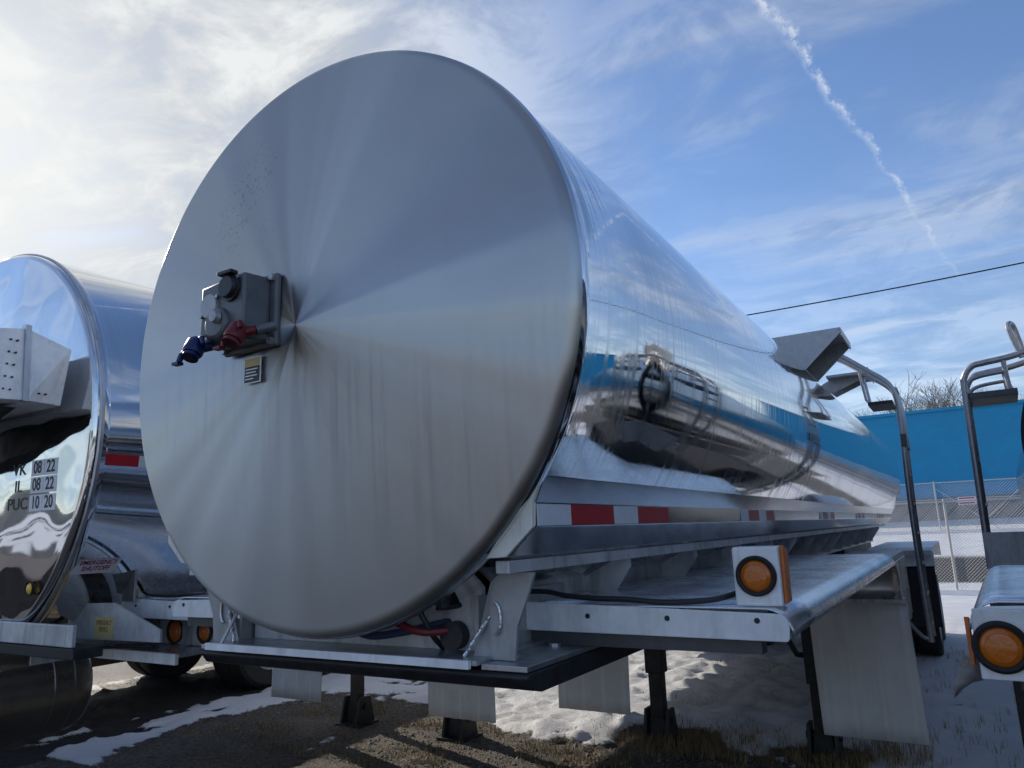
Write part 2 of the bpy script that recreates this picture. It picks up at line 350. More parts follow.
def text_mesh(name, body, size, m, parent, matrix, align='CENTER', xs=1.0, extr=.0004, offset=0.):
    cu = bpy.data.curves.new(name, 'FONT'); cu.body = body; cu.size = size; cu.align_x = align; cu.align_y = 'CENTER'; cu.extrude = extr; cu.offset = offset
    t = bpy.data.objects.new(name, cu); C.objects.link(t)
    dg = bpy.context.evaluated_depsgraph_get(); dg.update()
    me = bpy.data.meshes.new_from_object(t.evaluated_get(dg)); bpy.data.objects.remove(t)
    me.transform(Matrix.Diagonal((xs, 1, 1, 1))); me.transform(matrix); me.materials.clear(); me.materials.append(MT[m])
    o = bpy.data.objects.new(name, me); C.objects.link(o); o.parent = parent
    return o
def frame(origin, right, up):
    r, u = Vector(right).normalized(), Vector(up).normalized(); n = r.cross(u)
    m = Matrix((r, u, n)).transposed().to_4x4(); m.translation = Vector(origin); return m

# ------------------------------------------------------------------ ground
def fbm(x, y, s, o=3, seed=0.):
    return noise.fractal(Vector((x * s, y * s, seed)), .9, 2.1, o)
def sstep(a, b, x):
    t = max(0, min(1, (x - a) / (b - a))); return t * t * (3 - 2 * t)
def snow_at(x, y):
    n = fbm(x, y, .8, 4, 3.3) * .7 + fbm(x, y, 3.2, 3, 8.1) * .42 + fbm(x, y, 9., 2, 4.) * .22
    yline = 4.65 + .25 * math.sin(x * 1.3 + 1) - .75 * sstep(-.5, .1, x)
    b = -.75 + 1.6 * sstep(yline - .3, yline + .55, y)                 # open ground ahead is snowed over
    if x < -3.0: b = -.62 + 1.4 * sstep(4.6, 5.3, y) * (1 - .3 * sstep(-3, -4, x))
    if x > -2.6: b = max(b, -.75 + 1.5 * sstep(3.9, 4.6, y) * sstep(-2.9, -2.2, x) * (1 - sstep(-1.2, -.7, x)))
    if x > 1.2: b = max(b, .75 if y > 4.4 else -.9)
    strip = math.exp(-((x + 5.25 + .12 * math.sin(y * 2.1) + .02 * y) / .36) ** 2)
    b = max(b, -.8 + 1.5 * strip + strip * (1.1 * fbm(x * 2, y, 2.0, 4, 11.) + .5 * fbm(x, y, 9, 3, 12.)))
    if x < -5.2: b = max(b if strip > .3 else -.9, -.80 + .75 * max(0, math.sin(x * 5.2 + .7 * math.sin(y * .7))) ** 2)
    for lx, ly in ((.65, 4.65), (-.65, 4.65), (-2.35, 4.05)):
        d = math.hypot(x - lx, (y - ly) * 1.2); b -= 1.9 * max(0, 1 - d / .50)
    if y < 2: b = -.62 + .75 * (1 - sstep(-9, -6.5, y)) + .6 * fbm(x, y, .3, 2, 40.)
    if y > 10: b = max(b, .8)
    if x > 2.4 + max(0, y - 12) * .13 and -6 < y < 30: b = -.75  # snow left out here to darken the ground mirrored in the barrel
    return max(0, min(1, .5 + (b + n) * 2.2))
def ground_z(x, y):
    z = 0
    z += .62 * sstep(21, 28, y) + .35 * sstep(28, 31, y) + .62 * sstep(31, 39, y)
    return z
def axis_coords(a, b, d0, lo, hi, grow=1.18):
    out = [lo]; x = lo
    while x < hi: x += d0; out.append(x)
    st = d0; x = out[-1]
    while x < b: st *= grow; x += st; out.append(x)
    st = d0; x = lo
    while x > a: st *= grow; x -= st; out.insert(0, x)
    return out
xs = axis_coords(-900, 900, .045, -7.2, 4.0); ys = axis_coords(-900, 900, .045, 1.6, 9.5)
nx = len(xs); gv = []; gs = []
for y in ys:
    for x in xs:
        near = -9 < x < 6 and 0 < y < 14
        sn = snow_at(x, y)
        if y < -60: sn = .8
        if 21.2 < y < 27.6: sn = 0.
        z = ground_z(x, y)
        if near:
            z += sn * (.045 + .02 * fbm(x, y, 2.5, 3, 1.)) + (1 - sn) * .012 * fbm(x, y, 14, 2, 5.) + sn * .006 * fbm(x, y, 12, 2, 7.)
            if -3.4 < x < .6 and 3.6 < y < 10: z += sn * (.085 * abs(fbm(x, y, 1.9, 4, 2.)) + .012 * abs(fbm(x, y, 11.5, 3, 6.)))
        else: z += .03 * sn
        gv.append((x, y, z)); gs.append(sn)
gf = [(j * nx + i, j * nx + i + 1, (j + 1) * nx + i + 1, (j + 1) * nx + i) for j in range(len(ys) - 1) for i in range(nx - 1)]
me = bpy.data.meshes.new('ground'); me.from_pydata(gv, [], gf); me.update()
me.polygons.foreach_set('use_smooth', [True] * len(me.polygons))
at_ = me.attributes.new('snow', 'FLOAT', 'POINT'); at_.data.foreach_set('value', gs)
ground = bpy.data.objects.new('ground', me); C.objects.link(ground); tag(ground, kind='structure')
gm = bpy.data.materials.new('ground_mat'); gm.use_nodes = True; t = gm.node_tree; b = t.nodes['Principled BSDF']
co = N(t, 'ShaderNodeTexCoord').outputs['Object']; atn = N(t, 'ShaderNodeAttribute', attribute_name='snow')
nA = N(t, 'ShaderNodeTexNoise', inp={'Scale': 26., 'Detail': 8., 'Roughness': .75}); t.links.new(co, nA.inputs[0])
nB = N(t, 'ShaderNodeTexNoise', inp={'Scale': 1.6, 'Detail': 5., 'Roughness': .6}); t.links.new(co, nB.inputs[0])
vo = N(t, 'ShaderNodeTexVoronoi', inp={'Scale': 55.}); t.links.new(co, vo.inputs[0])
edge = math_(t, 'ADD', atn.outputs['Fac'], math_(t, 'MULTIPLY_ADD', nA.outputs[0], 1.1, -.55))
msk = ramp_(t, edge, [(.42, 0), (.58, 1)])
dirt = ramp_(t, nA.outputs[0], [(.32, (.05, .038, .028)), (.5, (.15, .12, .088)), (.68, (.30, .25, .18))])
dirt2 = mix_(t, ramp_(t, nB.outputs[0], [(.35, 0), (.65, 1)]), dirt, (.075, .066, .056))
stone = mix_(t, ramp_(t, vo.outputs['Color'], [(.55, 0), (.8, .55)]), dirt2, (.23, .22, .20))
sp = N(t, 'ShaderNodeSeparateXYZ'); t.links.new(co, sp.inputs[0])
wet = math_(t, 'LESS_THAN', sp.outputs[0], -5.3); roadm = math_(t, 'MULTIPLY', math_(t, 'GREATER_THAN', sp.outputs[1], 21.), math_(t, 'LESS_THAN', sp.outputs[1], 28.))
asph = mix_(t, nA.outputs[0], (.014, .015, .017), (.036, .037, .042))
behind = math_(t, 'MAXIMUM', math_(t, 'LESS_THAN', sp.outputs[1], .8), math_(t, 'GREATER_THAN', sp.outputs[0], math_(t, 'MULTIPLY_ADD', math_(t, 'MAXIMUM', sp.outputs[1], 12.), .13, .84)))  # asphalt colour put here to darken what the tanks mirror
base = mix_(t, math_(t, 'MAXIMUM', math_(t, 'MAXIMUM', wet, behind), roadm), stone, asph)
snc = mix_(t, ramp_(t, nB.outputs[0], [(.3, 0), (.7, 1)]), (.62, .64, .68), (.78, .79, .81))
snc = mix_(t, math_(t, 'MULTIPLY', ramp_(t, nA.outputs[0], [(.60, 0), (.72, 1)]), .45), snc, (.34, .31, .27))
col = mix_(t, msk, base, snc); t.links.new(col, b.inputs['Base Color'])
ro = math_(t, 'SUBTRACT', math_(t, 'MULTIPLY_ADD', msk, -.22, .9), math_(t, 'MULTIPLY', wet, math_(t, 'MULTIPLY', math_(t, 'SUBTRACT', 1., msk), .25))); t.links.new(ro, b.inputs['Roughness'])
hh = math_(t, 'ADD', math_(t, 'MULTIPLY', nA.outputs[0], math_(t, 'MULTIPLY_ADD', msk, -.38, .9)), math_(t, 'MULTIPLY', vo.outputs['Distance'], math_(t, 'MULTIPLY_ADD', msk, -.6, .6)))
bp = N(t, 'ShaderNodeBump', inp={'Strength': 1., 'Distance': .045}); t.links.new(hh, bp.inputs['Height']); t.links.new(bp.outputs[0], b.inputs['Normal'])
me.materials.append(gm)

# dry grass and stones
g = MB(); rnd = random.Random(3)
def tuft(x, y, n, h, spread):
    z = ground_z(x, y) + .01 + .04 * snow_at(x, y)
    for _ in range(n):
        a = rnd.uniform(0, 2 * PI); l = h * rnd.uniform(.5, 1.2); lean = rnd.uniform(.1, .8) * l
        bx, by = x + rnd.gauss(0, spread), y + rnd.gauss(0, spread); w = .0022
        ca, sa = math.cos(a), math.sin(a)
        g.add([(bx - sa * w, by + ca * w, z - .02), (bx + sa * w, by - ca * w, z - .02),
               (bx + ca * lean * .45 + sa * w * .7, by + sa * lean * .45 - ca * w * .7, z + l * .6), (bx + ca * lean * .45 - sa * w * .7, by + sa * lean * .45 + ca * w * .7, z + l * .6),
               (bx + ca * lean, by + sa * lean, z + l * .9)], [(0, 1, 2, 3), (3, 2, 4)], mi=rnd.choice((0, 0, 1)))
for _ in range(7000):
    x, y = rnd.uniform(-5.0, .2), rnd.uniform(3.0, 6.0)
    if snow_at(x, y) < .4 and fbm(x, y, 2.2, 3, 31.) > .12: tuft(x, y, 4, .035, .03)
for lx, ly in ((.65, 4.55), (-.65, 4.55), (.9, 4.6), (-.3, 4.5), (-.2, 4.7)):
    for _ in range(130): tuft(lx + rnd.gauss(0, .24), ly + rnd.gauss(0, .2), 6, .10, .02)
for _ in range(420):
    x, y = rnd.uniform(-1.4, 2.2), rnd.uniform(4.6, 10)
    if fbm(x, y, 1.4, 2, 21.) > -.05: tuft(x, y, rnd.randint(2, 7), .08, .02)
for _ in range(60): tuft(rnd.uniform(1.0, 1.35), rnd.uniform(4.7, 5.4), 6, .12, .03)
MT['grass_a'] = mat('dry_grass', (.34, .25, .13), 0, .8); MT['grass_b'] = mat('dark_grass', (.13, .10, .055), 0, .8)
tag(g.build('dry_grass', ['grass_a', 'grass_b']), 'short dry grass poking through snow and dirt', 'grass', kind='stuff')
g = MB()
for _ in range(9000):
    x, y = rnd.uniform(-5.2, .8), rnd.uniform(3.0, 6.2)
    if snow_at(x, y) > .5: continue
    s = rnd.uniform(.004, .013) * (1 if rnd.random() < .97 else 2.2); z = .004
    vs = [(x + s * a * rnd.uniform(.7, 1.3), y + s * b_ * rnd.uniform(.7, 1.3), z + s * .7 * c * rnd.uniform(.7, 1.3)) for a, b_, c in ((1, 0, 0), (-1, 0, 0), (0, 1, 0), (0, -1, 0), (0, 0, 1), (0, 0, -1))]
    g.add(vs, [(0, 2, 4), (2, 1, 4), (1, 3, 4), (3, 0, 4), (2, 0, 5), (1, 2, 5), (3, 1, 5), (0, 3, 5)], mi=0)
MT['pebble'] = mat('pebble', (.17, .155, .14), 0, .85, var=(3, .5), space='Object')
tag(g.build('gravel', 'pebble'), 'loose gravel stones on the dirt', 'gravel', kind='stuff')

# hills all round
hv = []; nseg = 180
for k in range(nseg):
    a = 2 * PI * k / nseg
    h = 16 + 14 * abs(noise.fractal(Vector((math.cos(a) * 2.2, math.sin(a) * 2.2, .3)), 1, 2, 4)) + 10 * max(0, -math.sin(a))
    for rr_, zz_ in ((560, -1), (640, h * .8), (720, h), (860, -2)): hv.append((rr_ * math.cos(a), rr_ * math.sin(a), zz_))
hf = [(4 * k + i, 4 * k + i + 1, 4 * ((k + 1) % nseg) + i + 1, 4 * ((k + 1) % nseg) + i) for k in range(nseg) for i in range(3)]
hm = MB(); hm.add(hv, hf, True)
MT['hill'] = mat('hill_woods', (.10, .115, .12), 0, .95, var=(.03, .45))
tag(hm.build('hills', 'hill'), kind='structure')

# ------------------------------------------------------------------ background
def block_mat(name, col, sc=2.2):
    m = mat(name, col, 0, .6, var=(.8, .08)); t = m.node_tree; b = t.nodes['Principled BSDF']
    br = N(t, 'ShaderNodeTexBrick', inp={'Scale': sc, 'Mortar Size': .012, 'Brick Width': .8, 'Row Height': .4, 'Color1': (1, 1, 1, 1), 'Color2': (.95, .95, .95, 1), 'Mortar': (.78, .78, .78, 1)})
    co = N(t, 'ShaderNodeTexCoord').outputs['Object']; mp = N(t, 'ShaderNodeMapping'); mp.inputs['Rotation'].default_value = (R(90), 0, 0)
    t.links.new(co, mp.inputs[0]); t.links.new(mp.outputs[0], br.inputs[0])
    mx = N(t, 'ShaderNodeMix', data_type='RGBA', blend_type='MULTIPLY'); mx.inputs[0].default_value = .8
    src = b.inputs['Base Color'].links[0].from_socket; t.links.new(src, mx.inputs[6]); t.links.new(br.outputs[0], mx.inputs[7]); t.links.new(mx.outputs[2], b.inputs['Base Color'])
    return m
MT['blue_wall'] = block_mat('blue_block_wall', (.018, .31, .55))
MT['grey_wall'] = block_mat('grey_block_wall', (.17, .175, .19))
BY = 40.
bld = empty('warehouse', (1, BY, 1.6), 'long bright blue block warehouse with grey lower wall behind the fence', 'building')
MB().box(-34, 9, 0, 18, 1.1, 5.35).build('wall', 'blue_wall', bld)
MB().box(-34, 9, -.06, -.001, -1., 1.12).build('lower_wall', 'grey_wall', bld)
MB().box(-34.1, 9.1, -.12, 18.1, 5.352, 5.50).build('roof_coping', MT['blue_wall'], bld)
an = MB(); an.tube([(4.9, 1.5, 5.4), (4.9, 1.5, 6.25)], .03, 6); an.box(4.75, 5.05, 1.4, 1.6, 6.1, 6.2); an.build('roof_vent', 'galv', bld)

def tree(loc, h, spread, seed, label, group=None):
    rd = random.Random(seed); o = empty('bare_tree', loc, label, 'tree', group); tr = MB(); cr = MB()
    def br(p, d, l, r, depth, mb):
        pts = [p]; q = p.copy(); dd = d.copy()
        for _ in range(4):
            dd = (dd + Vector((rd.uniform(-.16, .16), rd.uniform(-.16, .16), rd.uniform(-.02, .12)))).normalized(); q = q + dd * l / 4; pts.append(q.copy())
        mb.tube(pts, [max(.012, r * (1 - .5 * i / 4)) for i in range(5)], 5 if depth > 1 else 3, False)
        if depth == 0: return
        for k in range(rd.randint(4, 5)):
            i = rd.randint(2, 4); a = rd.uniform(0, 2 * PI); sp_ = rd.uniform(.45, .95) * spread
            nd = (dd + Vector((math.cos(a), math.sin(a), 0)) * sp_).normalized(); nd.z = abs(nd.z) * .9 + .1
            br(pts[i], nd.normalized(), l * rd.uniform(.6, .8), r * .55, depth - 1, cr)
    br(Vector((0, 0, -.5)), Vector((0, 0, 1)), h * .38, h * .022, 5, tr)
    tr.build('trunk', 'bark', o); cr.build('crown', 'bark', o); return o
tree((1.9, 62, 1.5), 12.4, 1.1, 4, 'taller bare winter tree rising above the blue warehouse roof', 'bare trees behind the warehouse')
tree((4.3, 64, 1.5), 10.6, 1.0, 9, 'lower bare tree just right of the taller one behind the warehouse roof', 'bare trees behind the warehouse')

def chain_fence(name, y, x0, x1, z0, h, pitch, posts, label, brace=(), r=.0035, pr=.03, midrail=None):
    o = empty(name, ((x0 + x1) / 2, y, z0), label, 'fence', None); cx = (x0 + x1) / 2
    m = MB(); n = int((x1 - x0 + h) / pitch)
    for k in range(n):
        xa = x0 + k * pitch - h
        for sgn in (1, -1):
            a = Vector((xa, 0, .05)) if sgn == 1 else Vector((xa + h, 0, .05)); b_ = Vector((a.x + sgn * (h - .08), sgn * .004, h - .03))
            lo, hi = (a, b_) if a.x < b_.x else (b_, a)
            if hi.x < x0 or lo.x > x1: continue
            if lo.x < x0: lo = lo.lerp(hi, (x0 - lo.x) / (hi.x - lo.x))
            if hi.x > x1: hi = lo.lerp(hi, (x1 - lo.x) / (hi.x - lo.x))
            m.tube([lo - Vector((cx, 0, 0)), hi - Vector((cx, 0, 0))], r, 3, False)
    m.build('chain_mesh', 'wire', o)
    MB().tube([(x0 - cx, .04, h), (x1 - cx, .04, h)], .022, 8).build('top_rail', 'post', o)
    if midrail: MB().tube([(x0 - cx, .04, midrail), (x1 - cx, .04, midrail)], .016, 8).build('middle_rail', 'post', o)
    for p in posts: MB().tube([(p - cx, .05, -.4), (p - cx, .05, h + .06)], [pr, pr], 10).build('post', 'post', o)
    for (a, za, b_, zb) in brace: MB().tube([(a - cx, .06, za), (b_ - cx, .06, zb)], .018, 6).build('brace', 'post', o)
    return o
chain_fence('chain_link_fence', 19.4, -3, 9.3, 0, 2.15, .075, [-2.6, 1.45, 4.6, 7.8], 'nearer chain link fence with leaning pale post just past the trailers', midrail=None)
chain_fence('chain_link_fence', 34, -6, 12, 1.15, 2.05, .11, [-2.0, .95, 4.1, 7.2, 10.], 'farther chain link fence with diagonal braces in front of the blue warehouse', brace=((1.0, 1.8, 3.0, .1), (4.1, 1.8, 2.2, .1)), r=.005, midrail=1.35)
sg = empty('fence_sign', (2.05, 33.9, 2.4), 'small faded red and white sign hung on the farther fence', 'sign')
MB().box(-.32, .32, -.01, .01, -.16, .16).build('sign_plate', 'label_pink', sg)
s_ = MB(); [s_.box(-.28, .28, -.014, -.0102, z, z + .05) for z in (.08, -.02, -.12)]; s_.build('lettering', 'tred', sg)

# power line and its poles
def pole(x, y, label):
    o = empty('utility_pole', (x, y, 0), label, 'utility pole', None)
    MB().tube([(0, 0, -.5), (0, 0, 12.6)], [.19, .12], 12).build('post', 'wood', o)
    MB().box(-.06, .06, -1.1, 1.1, 11.6, 11.75).build('crossarm', 'wood', o)
    [MB().tube([(0, yy, 11.75), (0, yy, 11.95)], [.05, .03], 8).build('insulator', 'galv', o) for yy in (-1, 0, 1)]
pole(-26, 30, 'brown wooden utility pole far left holding the overhead wire'); pole(28, 30, 'brown wooden utility pole far right holding the overhead wire')
pw = [( -26 + 54 * i / 40, 30, 11.95 + (.0 * i) - 1.25 * (1 - ((i - 20) / 20) ** 2)) for i in range(41)]
pw = [(x, y, z + .012 * x + .10) for x, y, z in pw]
tag(MB().tube(pw, .028, 6).build('power_line', 'black'), 'single black overhead wire crossing the sky at upper right', 'wire')

# buildings and vehicles behind the camera that the polished tanks mirror
MT['tan_wall'] = block_mat('tan_block_wall', (.45, .36, .22)); MT['roof'] = mat('roof_grey', (.10, .10, .11), 0, .7)
MT['window_dark'] = mat('window_glass', (.02, .025, .03), .0, .1)
def house(name, x, y, w, d, h, m, label):
    o = empty(name, (x, y, 0), label, 'building')
    MB().box(-w / 2, w / 2, -d / 2, d / 2, 0, h).build('wall', m, o)
    MB().prism_x([(-d / 2 - .3, h), (d / 2 + .3, h), (0, h + d * .22)], -w / 2 - .3, w / 2 + .3).build('roof', 'roof', o)
    for k in range(int(w // 4)): MB().box(-w / 2 + 1.2 + 4 * k, -w / 2 + 2.6 + 4 * k, d / 2 + .001, d / 2 + .05, h * .35, h * .75).build('window', 'window_dark', o)
house('workshop', -16, -34, 13, 9, 4.2, 'tan_wall', 'tan block workshop across the yard mirrored in the left tank head')
house('office', 8, -48, 20, 10, 4.8, 'white', 'pale office building across the yard behind the camera')
for nm, x, lab in (('box_trailer', -30, 'white box trailer parked across the yard nearest the workshop'), ('box_trailer', -40, 'white box trailer parked farthest left across the yard')):
    o = empty(nm, (x, -38, 0), lab, 'trailer', 'box trailers across the yard')
    MB().box(-1.3, 1.3, -6, 6, 1.2, 4).build('body', 'white', o)
    for yy in (-4.5, -3.3): MB().cyl((-1.25, yy, .5), (1.25, yy, .5), .5, 24).build('wheel', 'rubber', o)

# ------------------------------------------------------------------ trailer parts (local z measured from the tank centre unless noted)
def barrel(root, zc, Rr, length, m, name='tank_shell'):
    mb = MB(); seg = 192; vs = []; ny = 24
    prof = [(Rr - .004, .0), (Rr + .004, .012), (Rr + .006, .03), (Rr + .002, .05), (Rr, .055)] + [(Rr, .055 + (length - .06) * k / ny) for k in range(1, ny + 1)] + [(Rr * .99, length + .05), (Rr * .9, length + .12), (Rr * .6, length + .18), (.001, length + .2)]
    mb.lathe(prof, 'y', (0, 0, 0), seg); return mb.build(name, m, root, loc=(0, 0, zc))
def head(root, zc, Rr, m, dome=.07, name='front_head'):
    mb = MB(); prof = [(.0005, -dome - .03)]
    for k in range(1, 25):
        rr0 = (Rr - .035) * k / 24; prof.append((rr0, -.03 - dome * (1 - (rr0 / (Rr - .035)) ** 2)))
    prof += [(Rr - .035 + .035 * math.sin(R(a)), -.03 + .035 * (1 - math.cos(R(a)))) for a in (15, 30, 45, 60, 75, 88)]
    prof += [(Rr - .001, .012)]
    mb.lathe(prof, 'y', (0, 0, 0), 192)
    return mb.build(name, m, root, loc=(0, 0, zc))
def fender(root, s, x0, x1, y0, y1, z, lipm='white', drop=.32, lip=.078, rear=.25, holes=4, sup=.045):
    """half-round edged fender over the tractor wheels; s=+1 right, -1 left."""
    prof = [(x0, 0, )]; rr0 = .07
    nx_ = 8
    prof = [(x0 + (x1 - rr0 - x0) * k / nx_, 0) for k in range(nx_ + 1)] + [(x1 - rr0 + rr0 * math.sin(R(a)), -rr0 * (1 - math.cos(R(a)))) for a in (15, 30, 45, 60, 75, 90)]
    path = [(y0, 0, 0)] + [(y0 + (y1 - rear - y0) * k / 10, 0, 0) for k in range(1, 11)]
    path += [(y1 - rear + rear * math.sin(R(a)), -rear * (1 - math.cos(R(a))), R(a)) for a in range(10, 91, 10)] + [(y1, -drop, R(90))]
    vs = []
    for (py, pz, a) in path:
        for (px, d) in prof:
            ny_, nz_ = math.sin(a), math.cos(a); vs.append((s * px, py + d * ny_, z + pz + d * nz_))
    n = len(prof); fs = []
    for j in range(len(path) - 1):
        for i in range(n - 1):
            f = (j * n + i, j * n + i + 1, (j + 1) * n + i + 1, (j + 1) * n + i); fs.append(f if s > 0 else tuple(reversed(f)))
    mb = MB(); mb.add(vs, fs, True); f = mb.build('fender', 'fender', root, solid=.006)
    # turned-down front lip
    poly = roundpoly([(x0, z - lip), (x1 - .01, z - lip - .006), (x1 - .002, z - .012), (x0, z + .012)], [.012, .012, .040, .045])
    poly = [(s * a, b_) for a, b_ in poly]
    if s < 0: poly = poly[::-1]
    lp = MB().prism_y(poly, y0 - .014, y0 - .004).build('front_lip', lipm, f, bevel=.002)
    for k in range(holes):
        hx = s * (x0 + .07 + (x1 - x0 - .16) * k / (holes - 1)); MB().cyl((hx, y0 - .0165, z - .03), (hx, y0 - .0142, z - .03), .008, 10).build('bolt', 'black', lp)
    MB().box(min(s * (x0 + .04), s * (x1 - .09)), max(s * (x0 + .04), s * (x1 - .09)), y0 + .01, y0 + .07, z - lip - sup, z - lip + .005).build('support_angle', 'darkframe', f)
    return f
def flap(root, s, x0, x1, y, z0, z1, m='flap', curve=.03):
    mb = MB(); nx_, nz_ = 36, 8; vs = []
    for j in range(nz_ + 1):
        t = j / nz_
        for i in range(nx_ + 1):
            u = i / nx_; rib = .010 * max(0, math.cos((u - .12) * 2 * PI * 3.6)) ** 4
            vs.append((s * (x0 + (x1 - x0) * u + .02 * t), y - rib - curve * math.sin(t * PI * .5) * .6, z1 + (z0 - z1) * t))
    fs = []
    for j in range(nz_):
        for i in range(nx_):
            f = (j * (nx_ + 1) + i, (j + 1) * (nx_ + 1) + i, (j + 1) * (nx_ + 1) + i + 1, j * (nx_ + 1) + i + 1); fs.append(f if s > 0 else tuple(reversed(f)))
    mb.add(vs, fs, True); o = mb.build('mud_flap', m, root, solid=.006)
    h = MB(); h.box(min(s * x0, s * x1), max(s * x0, s * x1), y - .03, y + .02, z1 - .01, z1 + .025); hb = h.build('flap_bracket', 'alu_dull', o)
    for k in range(4):
        xb = s * (x0 + (x1 - x0) * (.12 + .25 * k)); MB().cyl((xb, y - .031, z1 + .008), (xb, y - .038, z1 + .008), .008, 8).build('bolt', 'galv', hb)
    return o
def leg(root, x, y, z0, ztop, w=.15, braces=True):
    o = MB().box(x - w / 2, x + w / 2, y - w / 2, y + w / 2, z0 + .55, ztop).build('landing_leg', 'dark', root, bevel=.006)
    MB().box(x - w * .38, x + w * .38, y - w * .38, y + w * .38, z0 + .2, z0 + .552).build('inner_tube', 'dark', o, bevel=.004)
    ft = MB(); ft.prism_x([(y - .13, z0 + .02), (y + .13, z0 + .02), (y + .07, z0 + .26), (y - .07, z0 + .26)], x - .11, x - .085)
    ft.prism_x([(y - .13, z0 + .02), (y + .13, z0 + .02), (y + .07, z0 + .26), (y - .07, z0 + .26)], x + .085, x + .11)
    ft.box(x - .15, x + .15, y - .15, y + .15, z0 - .01, z0 + .022); ft.cyl((x - .13, y, z0 + .17), (x + .13, y, z0 + .17), .03, 12)
    ft.prism_y([(x - .085, z0 + .02), (x + .085, z0 + .02), (x + .06, z0 + .2), (x - .06, z0 + .2)], y - .06, y + .06)
    ft.build('foot', 'dark', o)
    return o
def wheel(root, x, y, z, wd=.26, rad=.5):
    s = 1 if x > 0 else -1
    prof = [(rad * .56, -wd / 2), (rad * .9, -wd / 2), (rad * .98, -wd * .38), (rad, -wd * .2), (rad, wd * .2), (rad * .98, wd * .38), (rad * .9, wd / 2), (rad * .56, wd / 2)]
    w = MB().lathe(prof, 'x', (x, y, z), 48).build('wheel', 'rubber', root)
    MB().lathe([(.001, .02), (.10, .02), (.11, -.02), (rad * .5, -.04), (rad * .56, .02), (rad * .57, wd / 2)] if s > 0 else [(.001, -.02), (.10, -.02), (.11, .02), (rad * .5, .04), (rad * .56, -.02), (rad * .57, -wd / 2)], 'x', (x, y, z), 36).build('rim', 'alu', w)
    return w
def lamp(parent, c, r, nrm='-y', m='amber', gask=1.28):
    """round lamp with rubber grommet facing -y"""
    x, y, z = c
    g_ = MB().lathe([(r * gask, .0), (r * gask, -.010), (r * 1.16, -.016), (r * 1.0, -.012), (r * .98, .0)], 'y', (x, y, z), 40).build('lamp_grommet', 'rubber', parent)
    ln = MB(); ln.lathe([(.0005, -.0165), (r * .22, -.016), (r * .5, -.0155), (r * .70, -.0138), (r * .72, -.0146), (r * .75, -.0134), (r * .88, -.0115), (r * .99, -.006), (r, .0)], 'y', (x, y, z), 40); ln.build('lamp_lens', m, g_)
    return g_

# ================================================================== MAIN TRAILER
ZC = 2.48
main = empty('tank_trailer', (0, 0, 0), 'middle tank trailer in front, big brushed round steel head with grey gearbox', 'tank trailer', 'tank trailers parked side by side')
LEN = 12.0
barrel(main, ZC, 1.0, LEN, 'shell'); HD = head(main, ZC, 1.0, 'head')
def Z(v): return ZC + v
